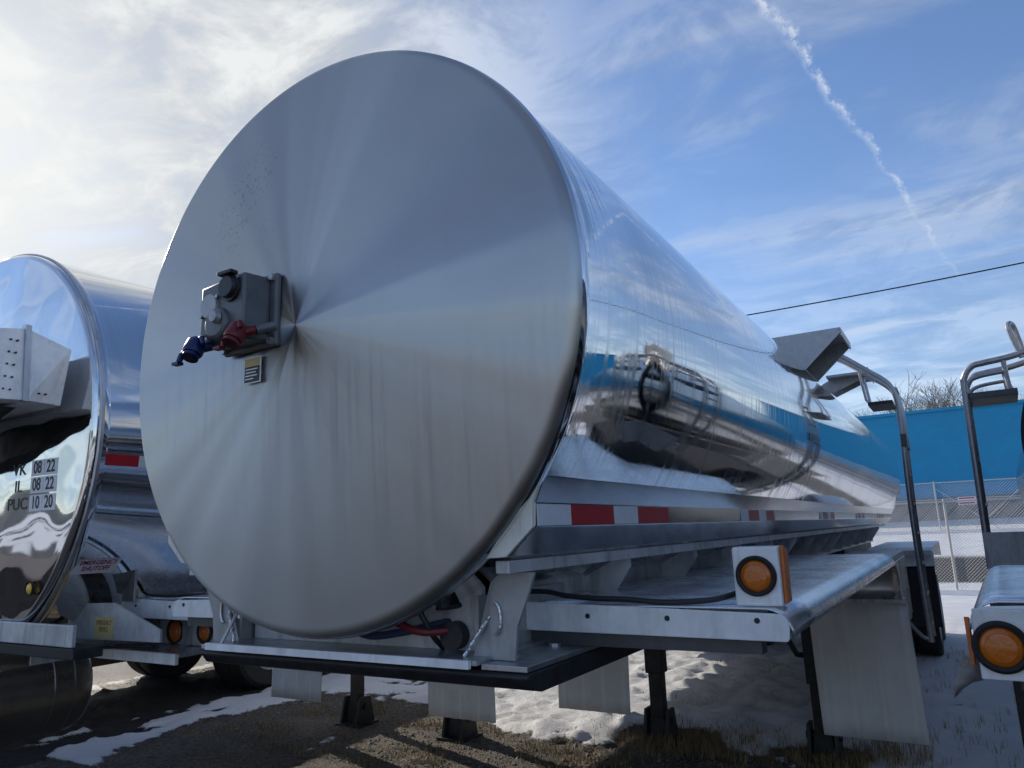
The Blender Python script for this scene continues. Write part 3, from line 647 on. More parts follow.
# side rails
for s in (1, -1):
    P = [(.62, -.77), (.715, -.765), (.803, -.685), (.806, -.62), (.838, -.548), (.79, -.58)]
    poly = [(s * x, Z(z)) for x, z in P]; poly = poly if s > 0 else poly[::-1]
    rl = MB().prism_y(poly, .035, LEN - .1).build('side_rail', 'rail', main, bevel=.004)
    cap = [(s * x, Z(z)) for x, z in [(.625, -.768), (.713, -.763), (.801, -.687), (.804, -.62), (.836, -.550), (.75, -.65)]]; cap = cap if s > 0 else cap[::-1]
    MB().prism_y(cap, .020, .033).build('end_cap', 'cream', rl)
    # reflective tape strips
    y = .05; red = False
    segs = [(.040, .241, 1), (.241, .554, 0), (.554, .766, 1), (.766, 1.09, 0)]
    for y0 in (2.2, 4.7, 7.1, 9.5): segs += [(y0, y0 + .16, 1), (y0 + .16, y0 + .40, 0), (y0 + .40, y0 + .58, 1), (y0 + .58, y0 + .8, 0)]
    for a, b_, c in segs:
        xa, xb = s * .8055, s * .8085
        MB().box(min(xa, xb), max(xa, xb), a, b_ - .0005, Z(-.683), Z(-.624)).build('reflective_tape', 'twhite' if c else 'tred', rl)
    # lower flange, web and outrigger gussets
    MB().box(min(s * .66, s * .705), max(s * .66, s * .705), .05, LEN - .2, Z(-.81), Z(-.775)).build('lower_flange', 'alu_dull', main, bevel=.002)
    MB().box(min(s * .48, s * .49), max(s * .48, s * .49), .33, LEN - .2, Z(-1.05), Z(-.86)).build('frame_web', 'alu_dull', main)
    for k in range(13):
        y = .95 + k * .82
        pg = [(s * .49, Z(-1.02)), (s * .56, Z(-1.02)), (s * .69, Z(-.84)), (s * .69, Z(-.812)), (s * .63, Z(-.812)), (s * .49, Z(-.88))]
        pg = pg if s > 0 else pg[::-1]
        gs_ = MB().prism_y(pg, y, y + .008); gs_.build('gusset', 'alu_dull', main)
    # front bolster gusset
    pg = [(s * .518, Z(-1.054)), (s * .660, Z(-1.054)), (s * .672, Z(-.96)), (s * .708, Z(-.88)), (s * .735, Z(-.812)), (s * .62, Z(-.812)), (s * .585, Z(-.84))]; pg = pg if s > 0 else pg[::-1]
    fg = MB().prism_y(pg, .135, .147); fg.box(min(s * .52, s * .532), max(s * .52, s * .532), .147, .7, Z(-1.046), Z(-.88)); fgo = fg.build('front_gusset', 'bracket', main)
    wd_ = MB(); rw = random.Random(5)
    pts = [(s * (.505 + .075 * t), .105 + .03 * t + rw.uniform(-.002, .002), Z(-1.045 + .11 * t)) for t in [i / 22 for i in range(23)]]
    wd_.tube(pts, [.006 + rw.uniform(-.0015, .002) for _ in pts], 8); wd_.tube([(s * (.60 + .02 * math.sin(a)), .13, Z(-.94 + .045 * math.cos(a))) for a in [i * .35 for i in range(10)]], .005, 6)
    wd_.build('weld_bead', 'weld', fgo)
    fender(main, s, .425, 1.36, .44, 4.15, Z(-.932))
    flap(main, s, .72, 1.38, 4.2, Z(-2.19), Z(-1.27))
    lg = leg(main, s * .66, 4.62, .0, Z(-.98))
    MB().tube([(s * .62, 4.6, Z(-1.73)), (s * .53, 4.6, Z(-1.72)), (s * .38, 4.6, Z(-1.44)), (s * .36, 4.6, Z(-1.1))], .024, 6).build('side_brace', 'dark', lg)
    ex = .735 if s > 0 else .65
    st = MB().box(min(s * .585, s * ex), max(s * .585, s * ex), .075, .75, Z(-1.072), Z(-1.056)).build('step_plate', 'alu', main, bevel=.002)
    for bx_, by_ in ((.62, .2), (.635, .42)): MB().cyl((s * bx_, by_, Z(-1.056)), (s * bx_, by_, Z(-1.046)), .019, 6).build('bolt', 'galv', st)
    # rear fender, flap and tandem wheels
    rf = MB().prism_x([(9.0, Z(-1.32)), (9.0, Z(-1.12)), (9.08, Z(-1.07)), (12.0, Z(-1.07)), (12.15, Z(-1.3)), (12.13, Z(-1.3)), (11.98, Z(-1.09)), (9.09, Z(-1.09)), (9.02, Z(-1.13)), (9.02, Z(-1.32))], *sorted((s * .68, s * 1.42))).build('rear_fender', 'white', main)
    MB().box(*sorted((s * .72, s * 1.41)), 9.0, 9.012, Z(-2.03), Z(-1.30)).build('rear_mud_flap', 'rubber', main)
    MB().box(*sorted((s * .46, s * 1.40)), 8.9, 8.98, Z(-1.16), Z(-1.10)).build('fender_bracket', 'alu_dull', main)
    for y in (9.65, 10.95):
        wheel(main, s * 1.22, y, .5); wheel(main, s * .93, y, .5)
MB().cyl((-1.1, 9.65, .5), (1.1, 9.65, .5), .07).build('axle', 'dark', main); MB().cyl((-1.1, 10.95, .5), (1.1, 10.95, .5), .07).build('axle', 'dark', main)
MB().box(-.45, .45, 8.6, 11.8, Z(-1.45), Z(-1.05)).build('bogie_frame', 'dark', main)
MB().box(-.75, .75, 4.57, 4.66, Z(-1.12), Z(-1.04)).build('leg_crossbar', 'dark', main)
# fifth wheel plate
cp = MB().box(-.585, .583, .055, 1.6, Z(-1.060), Z(-1.046)).build('coupler_plate', 'alu', main, bevel=.002)
MB().box(-.583, .565, .041, .054, Z(-1.067), Z(-1.044)).build('worn_edge', 'white', cp)
cs = MB().prism_x([(.085, Z(-1.074)), (.075, Z(-1.088)), (.10, Z(-1.120)), (.16, Z(-1.135)), (1.6, Z(-1.135)), (1.6, Z(-1.074))][::-1], -.655, .735).build('coupler_skid', 'dark', main, bevel=.006)
MB().box(-.51, .51, .20, .22, Z(-1.045), Z(-.80)).build('bolster', 'alu_dull', main)
MB().box(-.47, .47, .32, 8.6, Z(-1.04), Z(-.99)).build('belly_pan', 'alu_dull', main)
MB().tube([(-.52, .06, Z(-1.05)), (-.50, .12, Z(-.93)), (-.49, .16, Z(-.87))], .006, 6).build('stay_cable', 'galv', main)
# hoses below the head
MB().tube([(.42, .16, Z(-1.0)), (.42, .42, Z(-1.0))], .042, 20).build('drain_tube', 'black', main)
MB().tube(smoothpts([(.06, .12, Z(-.99)), (.16, .10, Z(-1.0)), (.28, .12, Z(-.985)), (.40, .22, Z(-.96)), (.47, .3, Z(-.95))]), .012, 8).build('blue_air_hose', mat('blue_hose', (.02, .03, .07), 0, .5), main)
MB().tube(smoothpts([(.20, .12, Z(-.945)), (.27, .11, Z(-.965)), (.36, .12, Z(-.985)), (.46, .25, Z(-.98))]), .012, 8).build('red_air_hose', mat('red_hose', (.16, .015, .02), 0, .5), main)
MB().tube(smoothpts([(.33, .10, Z(-.90)), (.36, .11, Z(-.95)), (.37, .14, Z(-1.0)), (.36, .2, Z(-1.04))]), .009, 8).build('cable_drop', 'black', main)
FZ = Z(-.906)
MB().tube(smoothpts([(.33, .10, Z(-.90)), (.41, .16, Z(-.915)), (.50, .40, FZ + .012), (.60, .432, FZ + .016), (.68, .430, FZ + .004), (.78, .436, FZ - .004), (.88, .445, FZ - .006), (.98, .455, FZ - .014), (1.08, .47, FZ - .012), (1.15, .50, FZ - .005), (1.2, .55, FZ + .01)]), .0085, 8).build('lamp_cable', 'black', main)
# marker lamp box
lb = MB().box(1.205, 1.335, .47, .57, Z(-.928), Z(-.765)).build('lamp_box', 'white', main, bevel=.006)
lamp(lb, (1.270, .47, Z(-.845)), .044)
MB().prism_x([(.485, Z(-.92)), (.545, Z(-.92)), (.550, Z(-.775)), (.49, Z(-.762))], 1.3355, 1.346).build('side_reflector', 'sidereflector', lb, bevel=.003)
# gearbox on the head
MB().box(-.335, -.070, -.122, -.098, Z(-.060), Z(.195)).build('gearbox_plate', 'castgrey', main, bevel=.008)
gb = MB(); gb.hexa([(-.325, -.225, Z(-.015)), (-.105, -.225, Z(-.015)), (-.098, -.12, Z(-.015)), (-.33, -.12, Z(-.015)), (-.325, -.225, Z(.16)), (-.105, -.225, Z(.175)), (-.098, -.12, Z(.18)), (-.33, -.12, Z(.17))])
gb.hexa([(-.31, -.215, Z(-.045)), (-.12, -.20, Z(-.045)), (-.10, -.12, Z(-.045)), (-.32, -.12, Z(-.045)), (-.31, -.215, Z(-.0155)), (-.12, -.20, Z(-.0155)), (-.10, -.12, Z(-.0155)), (-.32, -.12, Z(-.0155))])
gb.lathe([(.001, -.014), (.050, -.012), (.056, .0), (.056, .04)], 'y', (-.225, -.232, Z(.015)), 28)
gbo = gb.build('gearbox', 'castgrey', main, bevel=.008)
MB().lathe([(.001, -.006), (.040, -.006), (.043, 0), (.043, .01)], 'y', (-.272, -.23, Z(.085)), 32).build('round_cover', 'castlite', gbo)
kn = MB(); kn.lathe([(.001, -.028), (.034, -.028), (.037, -.024), (.038, -.012), (.046, -.011), (.047, .01)], 'y', (-.165, -.225, Z(.128)), 28); kn.build('socket_cap', 'black', gbo)
MB().box(-.20, -.13, -.26, -.23, Z(.168), Z(.180)).build('cap_hinge', 'black', gbo, bevel=.002)
MB().lathe([(.001, -.02), (.018, -.018), (.022, 0)], 'y', (-.205, -.248, Z(.03)), 20).build('round_plug', 'castlite', gbo)
for bx, bz in ((-.085, .175), (-.085, -.045), (-.32, .18), (-.32, -.045)): MB().cyl((bx, -.122, Z(bz)), (bx, -.137, Z(bz)), .012, 6).build('gearbox_bolt', 'galv', gbo)
for bx, bz in ((-.31, .055), (-.232, .112), (-.275, -.03), (-.125, .16), (-.13, -.03)): MB().cyl((bx, -.215, Z(bz)), (bx, -.236, Z(bz)), .007, 6).build('gearbox_bolt', 'galv', gbo)
def gladhand(c, m, root, ang):
    mb = MB(); x, y, z = c; ca, sa = math.cos(ang), math.sin(ang)
    def q(a, b_, d): return (x + a * ca - b_ * sa, y + a * sa + b_ * ca, z + d)
    mb.tube([q(.0, 0, 0), q(-.022, -.022, -.008), q(-.036, -.036, -.014)], [.014, .017, .020], 14)
    mb.tube([q(-.040, -.030, .012), q(-.040, -.036, .004), q(-.040, -.054, -.030), q(-.040, -.058, -.038)], [.024, .031, .033, .029], 24)   # coupling body
    mb.tube([q(-.040, -.060, -.041), q(-.040, -.066, -.052)], [.026, .027], 24)
    mb.tube([q(-.062, -.050, -.02), q(-.078, -.058, -.04), q(-.084, -.062, -.060)], [.012, .011, .009], 10)   # locking lug
    mb.box(*sorted((x - .104, x - .072)), *sorted((y - .082, y - .060)), *sorted((z - .066, z - .056)))
    mb.tube([q(-.020, -.046, .018), q(-.002, -.062, .012), q(.012, -.070, -.010)], [.008, .009, .007], 8)     # detent arm
    mb.box(*sorted((x - .050, x - .030)), *sorted((y - .048, y - .030)), *sorted((z + .014, z + .024)))
    for a_ in (-.062, -.018): mb.tube([q(a_, -.046, -.012), q(a_, -.046, .012)], .0055, 8)
    o = mb.build('gladhand', m, root, bevel=0)
    MB().tube([q(-.040, -.0668, -.0535), q(-.040, -.064, -.049)], .018, 18).build('rubber_seal', 'black', o)
    MB().tube([q(.03, .05, .02), q(0, 0, 0)], .016, 12).build('hose_nipple', 'castgrey', o)
    return o
gladhand((-.272, -.205, Z(-.048)), 'blueg', main, R(18)); gladhand((-.075, -.195, Z(-.025)), 'redg', main, R(0))
# warning sticker
dy = -.105
st = MB(); st.box(-.238, -.154, dy - .002, dy, Z(-.170), Z(-.080)); sto = st.build('warning_sticker', 'label_white', main)
MB().box(-.234, -.159, dy - .0032, dy - .0022, Z(-.112), Z(-.084)).build('yellow_band', 'label_yellow', sto)
MB().box(-.234, -.159, dy - .0032, dy - .0022, Z(-.166), Z(-.1125)).build('black_band', 'label_black', sto)
li = MB(); [li.box(-.228, -.228 + w, dy - .0042, dy - .0034, Z(z), Z(z) + .004) for z, w in ((-.124, .060), (-.135, .052), (-.146, .058), (-.157, .040))]; li.build('small_print', 'label_white', sto)
# spill box / walkway on top
sb = MB()
fp = [(.50, .868), (.805, .60), (1.12, .885), (1.10, .925), (.52, .925)]
sb.prism_y([(x, Z(z)) for x, z in fp], 4.9, 4.912)
sb.prism_y([(.30, Z(.955)), (.52, Z(.918)), (1.12, Z(.918)), (1.12, Z(.93)), (.52, Z(.93)), (.30, Z(.968))], 4.913, 5.55)
sb.prism_y([(1.112, Z(.86)), (1.124, Z(.86)), (1.124, Z(.918)), (1.112, Z(.918))], 4.913, 5.55)
sb.prism_y([(.80, Z(.59)), (.812, Z(.596)), (.62, Z(.84)), (.61, Z(.83))], 4.913, 5.55)
sb.prism_y([(x, Z(z)) for x, z in fp], 5.552, 5.564)
sb.build('spill_box', 'galv', main)
wk = MB(); wk.box(.78, 1.17, 6.33, 6.9, Z(.76), Z(.785)); wk.prism_y([(.70, Z(.72)), (.80, Z(.62)), (1.15, Z(.76)), (.78, Z(.76))], 6.5, 6.51); wk.prism_y([(.70, Z(.72)), (.80, Z(.62)), (1.15, Z(.76)), (.78, Z(.76))], 6.8, 6.81); wk.box(1.17, 1.18, 6.33, 6.9, Z(.74), Z(.82)); wk.build('walkway', 'galv', main)
for y in (3.2, 5.6, 8.4):
    mh = MB().lathe([(.001, .2), (.22, .19), (.26, .15), (.26, .0)], 'z', (0, y, Z(.93)), 32).build('manhole', 'alu', main)
for s in (1, -1):
    cb = MB().box(*sorted((s * .55, s * 1.12)), 5.35, 8.5, .62, 1.40).build('shade_cabinet', 'alu_dull', main, bevel=.006)  # unseen cabinets added to block low sun passing under the tank
    for y in (5.4, 6.45, 7.5):
        d_ = MB().box(*sorted((s * 1.121, s * 1.135)), y, y + .95, .68, 1.34).build('shade_cabinet_door', 'alu', cb, bevel=.004)
        MB().box(*sorted((s * 1.136, s * 1.16)), y + .42, y + .54, .98, 1.01).build('handle', 'galv', d_)
# ladder
lx = [(1.412, 0, -1.78), (1.405, 0, -1.2), (1.405, 0, -.6), (1.42, 0, .0), (1.425, 0, .25), (1.415, 0, .42), (1.375, 0, .54), (1.31, 0, .62), (1.22, 0, .695), (1.05, 0, .84), (.92, 0, .94), (.80, 0, .99), (.74, 0, .97), (.70, 0, .85)]
lad = empty('ladder', (0, 0, 0), None, None); lad.parent = main
for y in (5.95, 6.36):
    MB().tube(smoothpts([(x, y, Z(z)) for x, _, z in lx], 6), .024, 12).build('ladder_rail', 'galv', lad)
for k in range(9):
    z = -1.65 + k * .27
    xx = 1.41
    MB().box(xx - .02, xx + .02, 5.95, 6.36, Z(z) - .008, Z(z) + .012).build('rung', 'galv', lad)
for (x0, x1, z) in ((1.17, 1.38, .385),):
    sp_ = MB().box(x0, x1, 5.9, 6.4, Z(z) - .02, Z(z) + .012).build('ladder_step', 'dark', lad)
    MB().tube([(x0 + .02, 5.93, Z(z)), (x0 - .01, 5.93, Z(z) + .04), (x0 - .04, 5.93, Z(.70))], .013, 8).build('step_hanger', 'galv', sp_)
    MB().tube([(x0 + .02, 6.37, Z(z)), (x0 - .01, 6.37, Z(z) + .04), (x0 - .04, 6.37, Z(.70))], .013, 8).build('step_hanger', 'galv', sp_)
MB().tube(smoothpts([(1.40, 5.95, Z(-1.76)), (1.30, 5.95, Z(-1.68)), (.95, 5.95, Z(-1.2)), (.50, 5.95, Z(-1.02))], 4), .018, 8).build('ladder_stay', 'galv', lad)
MB().box(1.40, 1.45, 5.92, 6.39, Z(-.05), Z(.07)).build('ladder_clamp', 'darkframe', lad)

# ================================================================== LEFT TRAILER
LX, LY, LZ, LR = -2.95, .27, 2.36, 1.16
left = empty('tank_trailer', (LX, LY, 0), 'left tank trailer with wavy mirror-polished head marked VK 0822 and a riveted box', 'tank trailer', 'tank trailers parked side by side')
barrel(left, LZ, LR, 12.3, 'shell_b'); head(left, LZ, LR, 'mirror', dome=.05)
MB().lathe([(LR + .001, -.002), (LR + .010, .004), (LR + .010, .020), (LR + .001, .026)], 'y', (0, 0, LZ), 160).build('rim_band', 'alu', left)
def on_shell(ang, y, off=.003): return Vector((math.cos(ang) * (LR + off), y, LZ + math.sin(ang) * (LR + off)))
def shell_patch(name, m, a0, a1, y0, y1, off, parent, shear=0., Rr=LR, zc=LZ):
    mb = MB(); n = 5; vs = []
    for o_ in (off, off - .0025):
        for k in range(n + 1):
            a = a0 + (a1 - a0) * k / n; sh = shear * k / n
            for y in (y0, y1): vs.append((math.cos(a) * (Rr + o_), y + sh, zc + math.sin(a) * (Rr + o_)))
    B = 2 * (n + 1); fs = [(2 * k, 2 * k + 1, 2 * k + 3, 2 * k + 2) for k in range(n)] + [(B + 2 * k, B + 2 * k + 2, B + 2 * k + 3, B + 2 * k + 1) for k in range(n)]
    fs += [(2 * k, 2 * k + 2, B + 2 * k + 2, B + 2 * k) for k in range(n)] + [(2 * k + 3, 2 * k + 1, B + 2 * k + 1, B + 2 * k + 3) for k in range(n)] + [(0, B, B + 1, 1), (2 * n, 2 * n + 1, B + 2 * n + 1, B + 2 * n)]
    mb.add(vs, fs, False); return mb.build(name, m, parent)
for k in range(8):
    y0 = (.05, .22, .44, .62, .84, 1.02, 1.24, 1.42)[k]
    shell_patch('reflective_tape', 'tred' if k % 2 == 0 else 'twhite', -.150, -.100, y0, y0 + (.17, .22)[k % 2], .0045, left)
dec = shell_patch('shutoff_decal', 'label_pink', -.645, -.575, .035, .245, .005, left, shear=.03)
am = (-.61); ctr = on_shell(am, .155, .0065); upv = Vector((-math.sin(am), .12, math.cos(am)))
text_mesh('lettering', 'EMERGENCY\nSHUTOFF', .036, 'ink_red', dec, frame(ctr + upv.normalized() * .008, (0, 1, 0), upv), xs=.93, offset=.0006)
# inspection marks on the head
marks = [('VK', '08 22', 2.200), ('IL', '08 22', 2.113), ('PUC', '10 20', 2.022)]
def hsurf(x, z): return -.03 - .05 * (1 - (x * x + (z - LZ) ** 2) / 1.125 ** 2) 
def conform(o, off, thick=0.):
    ys_ = [v.co.y for v in o.data.vertices]; mid = (min(ys_) + max(ys_)) / 2
    for v in o.data.vertices: v.co.y = hsurf(v.co.x, v.co.z) - off + (thick if v.co.y > mid else 0)
    return o
for a, b_, z in marks:
    conform(text_mesh('inspection_mark', a, .085, 'ink_black', left, frame((-2.385 - LX, -.1, z - .002), (1, 0, 0), (0, 0, 1)), xs=1.15, offset=.001), .0015, .001)
    for k, dg_ in enumerate(b_.split()):
        x0 = -2.272 + k * .113
        pl = conform(MB().box(x0 - LX, x0 + .108 - LX, -.1, -.09, z - .042, z + .040).build('date_plate', 'label_white', left), .002, .004)
        conform(text_mesh('digits', dg_, .088, 'ink_black', pl, frame((x0 + .054 - LX, -.1, z - .001), (1, 0, 0), (0, 0, 1)), xs=.82, offset=.0012), .0035, .001)
lamp(left, (-2.20 - LX, -.045, 1.60), .030, m='yellow_lens', gask=1.1)
# riveted box with bracket at the head's centre
F = lambda x, y, z: (x - LX - .07, y - LY, z)
bm_ = MB()
bm_.hexa([F(-3.5, -.148, 2.475), F(-1.86, -.148, 2.475), F(-1.885, .0, 2.49), F(-3.5, .0, 2.49), F(-3.5, -.148, 2.83), F(-1.90, -.148, 2.82), F(-1.93, .0, 2.855), F(-3.5, .0, 2.87)])
bm_.hexa([F(-3.5, .001, 2.49), F(-1.885, .001, 2.49), F(-1.90, .17, 2.485), F(-3.5, .17, 2.49), F(-3.5, .001, 2.87), F(-1.93, .001, 2.855), F(-1.84, .17, 2.765), F(-3.5, .17, 2.80)])
bxo = bm_.build('connection_box', 'white', left, bevel=.004)
MB().box(-3.3 - LX, -1.95 - LX, -.152 - LY, -.1485 - LY, 2.60, 2.72).build('louvre_opening', 'black', bxo)
for i in range(3): MB().box(-3.3 - LX, -1.95 - LX, -.158 - LY, -.1525 - LY, 2.615 + .036 * i, 2.63 + .036 * i).build('louvre', 'alu_dull', bxo)
for i in range(5):
    for dx, yy in ((.0, -.105), (.0, -.075), (.0, .055), (.0, .085)):
        zz_ = 2.53 + .062 * i; xx = -1.868 - (zz_ - 2.475) * .11 + (-.02 if yy < 0 else -.012 + .0 * i) - (.0 if yy < 0 else .0)
        MB().cyl(F(xx - .03, yy + .006 * i, zz_), F(xx + .012 + (.012 if yy < 0 else .0), yy + .006 * i, zz_), .005, 8).build('rivet', 'dark', bxo)
MB().hexa([F(-1.91, -.016, 2.485), F(-1.872, -.016, 2.485), F(-1.878, .012, 2.485), F(-1.91, .012, 2.485), F(-1.95, -.016, 2.87), F(-1.912, -.016, 2.87), F(-1.915, .012, 2.87), F(-1.95, .012, 2.87)]).build('seam_strip', 'alu', bxo)
MB().prism_y([(-3.5 - LX, 2.2), (-2.5 - LX, 2.36), (-2.08 - LX, 2.472), (-3.5 - LX, 2.472)], -.12 - LY, .02 - LY).build('box_bracket', 'dark', bxo)
# lower front: apron, fenders, lamps, step
fy = .70 - LY
fender(left, 1, -2.42 - LX, -1.37 - LX, fy, 3.6 - LY, 1.505, lip=.09, sup=.01); fender(left, -1, .58, 1.53, fy, 3.6 - LY, 1.505, lip=.09)
for s in (1, -1):
    flap(left, s, .62, 1.30, 3.55 - LY, .29, 1.2); leg(left, s * .62, 4.0 - LY, 0, 1.4, w=.13)
    MB().box(*sorted((s * .5, s * .512)), .10, 12, 1.2, 1.5).build('frame_web', 'alu_dull', left)
    for y in (9.6, 10.9): wheel(left, s * 1.2, y, .5); wheel(left, s * .9, y, .5)
MB().box(-.45, .45, 8.6, 11.8, .95, 1.3).build('bogie_frame', 'dark', left)
MB().box(-1.3, 1.20, -.07, -.05, 1.342, 1.44).build('front_apron', 'alu_dull', left, bevel=.004)
MB().box(-1.3, 1.20, -.06, .08, 1.285, 1.335).build('coupler_skid', 'dark', left, bevel=.004)
br = MB().prism_y([(.66, 1.325), (1.42, 1.335), (1.42, 1.39), (1.02, 1.51), (.66, 1.50)], .22, .232).build('bracket_panel', 'alu_dull', left)
MB().box(.865, 1.035, .2175, .2195, 1.335, 1.44).build('yellow_decal', 'label_yellow', br)
text_mesh('lettering', 'EMERGENCY\nDEVICE', .033, 'ink_orange', br, frame((.95, .2165, 1.395), (1, 0, 0), (0, 0, 1)), xs=.72)
ls = MB().box(.48, 1.34, .38, 1.6, 1.235, 1.252).build('lower_step', 'fender', left, bevel=.003)
MB().box(.48, 1.34, .362, .379, 1.205, 1.256).build('step_edge', 'white', ls)
l2 = MB().box(.84, 1.42, .60, .75, 1.255, 1.40).build('lamp_box', 'alu_dull', left, bevel=.004)
lamp(l2, (.99, .60, 1.325), .058, gask=1.08); lamp(l2, (1.24, .60, 1.33), .048)
MB().prism_y([(1.10, 1.256), (1.13, 1.256), (1.13, 1.39), (1.10, 1.39)], .56, .599).build('divider', 'alu', l2)
up = MB().box(.82, .93, .38, .395, 1.50, 1.69).build('marker_stand', 'alu', left, bevel=.003)
MB().lathe([(.001, -.03), (.035, -.025), (.05, 0)], 'x', (.82, .39, 1.60), 24).build('marker_lens', 'amber', up)
MB().tube(smoothpts([(-.3, .07, 1.48), (.0, .03, 1.47), (.25, .05, 1.44), (.42, .10, 1.36), (.55, .16, 1.30), (.62, .28, 1.275), (.8, .33, 1.27), (.95, .32, 1.285), (1.1, .40, 1.275)]), .0085, 8).build('front_cable', 'black', left)
MB().tube(smoothpts([(.15, .10, 1.55), (.45, .2, 1.60), (.7, .5, 1.56), (.95, .45, 1.53), (1.15, .44, 1.525), (1.3, .46, 1.53), (1.5, .5, 1.53)]), .008, 8).build('fender_cable', 'black', left)
tk = MB().lathe([(.001, .03), (.2, .0), (.32, -.05), (.345, -.09), (.345, -.16), (.355, -.165), (.355, -.19), (.345, -.195), (.345, -.30), (.352, -.305), (.352, -.33), (.345, -.335), (.345, -1.5), (.001, -1.6)], 'y', (-4.25 - LX, 1.33, .80), 72).build('storage_drum', 'drum', left)


# ================================================================== RIGHT TRAILER
rx = 3.05
right = empty('tank_trailer', (3.0226, -.054, 0), 'right tank trailer cut off by the frame, large amber lamp on its fender corner', 'tank trailer', 'tank trailers parked side by side')
right.rotation_euler = (0, 0, R(-2.5))
RR, RZ = .80, 2.20
prof = [(.001, .0), (.5, .015), (.68, .04), (RR, .10), (RR, 11.), (RR * .98, 11.1), (RR * .6, 11.25), (.001, 11.3)]
MB().lathe(prof, 'y', (0, 0, 0), 160).build('tank_shell', 'shell_d', right, loc=(-.18, 0, RZ))
MB().lathe([(RR + .001, 3.97), (RR + .035, 3.975), (RR + .035, 4.01), (RR + .001, 4.015)], 'y', (-.18, 0, RZ), 120).build('stiffener_ring', 'rubber', right)
for s in (1, -1):
    if s == -1: fr = fender(right, s, .62, 1.28, .60, 2.45, 1.56, lipm='white', lip=.17, drop=.3, holes=2)
    else: fr = fender(right, s, .62, 1.28, .60, 2.45, 1.56, lip=.17, drop=.3, holes=2)
    leg(right, s * 1.19, 2.9, 0, 1.3, w=.13)
    MB().box(*sorted((s * .50, s * 1.31)), 3.95, 4.01, 1.34, 1.67).build('frame_panel', 'alu_dull', right)
    MB().box(*sorted((s * .50, s * .56)), .8, 5.3, 1.25, 1.55).build('frame_rail', 'darkframe', right)
    for y in (4.0,): pass
fb = MB().box(-1.27, -1.05, .56, .584, 1.375, 1.545).build('lamp_panel', 'white', right, bevel=.003)
lamp(fb, (1.832 - rx, .56, 1.455), .048, gask=1.32)
MB().prism_x([(.60, 1.40), (.64, 1.395), (.65, 1.515), (.61, 1.52)], -1.292, -1.281).build('side_reflector', 'sidereflector', right, bevel=.002)
# torn flap hanging at the outer edge
tv = [(1.765, .64, 1.44), (1.735, .68, 1.405), (1.722, .71, 1.375), (1.708, .72, 1.335), (1.700, .74, 1.29), (1.722, .74, 1.315), (1.748, .73, 1.335), (1.775, .72, 1.345), (1.785, .68, 1.39)]
tf = MB(); tf.add([(a - rx, b_, c) for a, b_, c in tv], [(0, 1, 8), (1, 2, 8), (2, 7, 8), (2, 3, 6, 7), (3, 4, 5, 6)], True); tf.build('torn_flap', 'alu_dull', right, solid=.003)
bt = MB(); bt.box(-1.02, -.8, 1.2, 1.45, 1.565, 1.60); bt.cyl((-.98, 1.25, 1.60), (-.98, 1.25, 1.625), .02, 8); bt.cyl((-.88, 1.25, 1.60), (-.88, 1.25, 1.625), .02, 8); bt.build('fender_bracket', 'galv', right)
MB().tube(smoothpts([(-.9, 1.2, 1.58), (-.96, 1.0, 1.575), (-.93, .8, 1.57), (-.9, .65, 1.57)]), .006, 6).build('lamp_cable', 'black', right)
# ladder (outer side)
rl = empty('ladder', (-.15, 0, 0), None, None); rl.parent = right
for s in (1, -1):
    for y in (8.7, 10.0): wheel(right, s * 1.1, y, .5)
    MB().box(*sorted((s * .45, s * .5)), 5.3, 11, 1.15, 1.4).build('frame_rail', 'dark', right)
for y, dx in ((4.0, 0), (4.42, -.0)):
    MB().tube(smoothpts([(1.905 - rx, y, 1.44), (1.915 - rx, y, 2.0), (1.925 - rx, y, 2.60), (1.935 - rx, y, 2.70), (1.985 - rx, y, 2.765), (2.06 - rx, y, 2.78), (2.22 - rx, y, 2.80), (2.45 - rx, y, 2.86)], 6), .021, 12).build('ladder_rail', 'galv', rl)
    MB().tube(smoothpts([(1.93 - rx, y, 2.60), (1.955 - rx, y, 2.66), (2.02 - rx, y, 2.69), (2.18 - rx, y, 2.705)], 5), .013, 8).build('ladder_rail', 'galv', rl)
    MB().tube(smoothpts([(2.205 - rx, y, 2.56), (2.175 - rx, y, 2.6), (2.168 - rx, y, 2.7), (2.165 - rx, y, 2.80)], 4), .015, 8).build('step_hanger', 'galv', rl)
for k in range(4):
    z = 1.55 + .3 * k; MB().box(1.90 - rx, 1.94 - rx, 4.0, 4.42, z - .01, z + .01).build('rung', 'galv', rl)
MB().box(1.945 - rx, 2.215 - rx, 3.98, 4.44, 2.545, 2.585).build('ladder_step', 'darkframe', rl, bevel=.003)
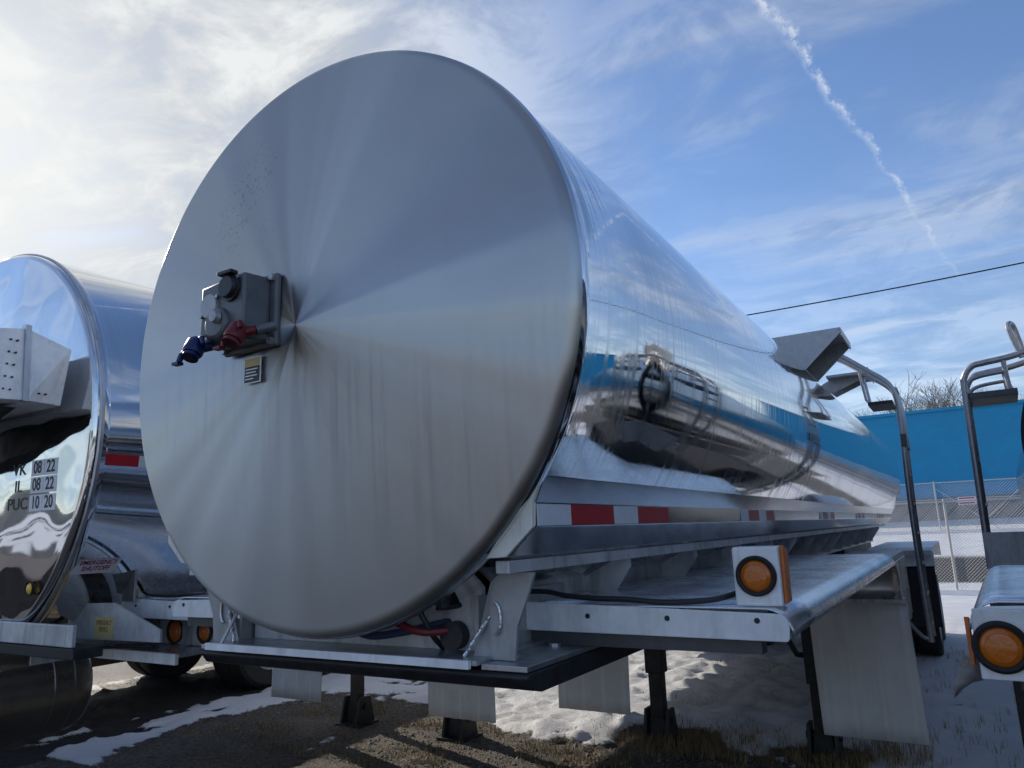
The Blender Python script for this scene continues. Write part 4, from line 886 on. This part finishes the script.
MB().tube(smoothpts([(2.27 - rx, 4.0, 2.78), (2.235 - rx, 4.0, 2.93), (2.225 - rx, 4.0, 3.0), (2.24 - rx, 4.05, 3.03), (2.26 - rx, 4.1, 3.0), (2.29 - rx, 4.1, 2.80)], 5), .016, 8).build('grab_handle', 'galv', rl)
MB().prism_y([(2.24 - rx, 2.72), (2.7 - rx, 2.95), (2.7 - rx, 3.07), (2.22 - rx, 3.04), (2.26 - rx, 2.9)], 3.9, 4.6).build('spill_box', 'galv', right)
MB().tube([(2.18 - rx, 4.1, 2.65), (2.30 - rx, 4.1, 3.0)], .02, 8).build('platform_brace', 'galv', right)

# ================================================================== DARK TRAILER BEYOND THE RIGHT ONE (unseen, added to darken the barrel's reflection)
dk = empty('tank_trailer', (6.15, .4, 0), 'unseen dark tank trailer added beyond the right one to darken the barrel reflection', 'tank trailer', 'tank trailers parked side by side')
MB().lathe([(.001, .0), (.7, .03), (.98, .1), (1.0, .16), (1.0, 11), (.95, 11.1), (.001, 11.2)], 'y', (0, 0, 0), 96).build('tank_shell', 'darkframe', dk, loc=(0, 0, 2.3))
for s in (1, -1):
    MB().box(*sorted((s * .5, s * .58)), .2, 11, 1.1, 1.5).build('frame_rail', 'dark', dk)
    leg(dk, s * .65, 3.9, 0, 1.3)
    for y in (8.6, 9.9): wheel(dk, s * 1.15, y, .5)

# ================================================================== FLATBED FAR LEFT
fbx = empty('flatbed_trailer', (-7.1, 4, 0), 'dark flatbed trailer on dual tyres half hidden behind the left tank trailer', 'trailer')
MB().box(-1.25, 1.25, -7.0, 8, 1.02, 1.30).build('deck', 'rust', fbx); MB().box(-1.25, -1.2, -6.8, 7.8, .25, 1.02).build('shade_skirt', 'rust', fbx); MB().box(-.5, -.38, -.8, 7.8, .75, 1.02).build('frame_beam', 'dark', fbx); MB().box(.38, .5, -.8, 7.8, .75, 1.02).build('frame_beam', 'dark', fbx)  # deck run forward and far skirt added to shade the ground on the left
for y in (.9, 2.2):
    for s in (1, -1): wheel(fbx, s * 1.1, y, .5); wheel(fbx, s * .8, y, .5)
    MB().cyl((-1, y, .5), (1, y, .5), .07).build('axle', 'dark', fbx)
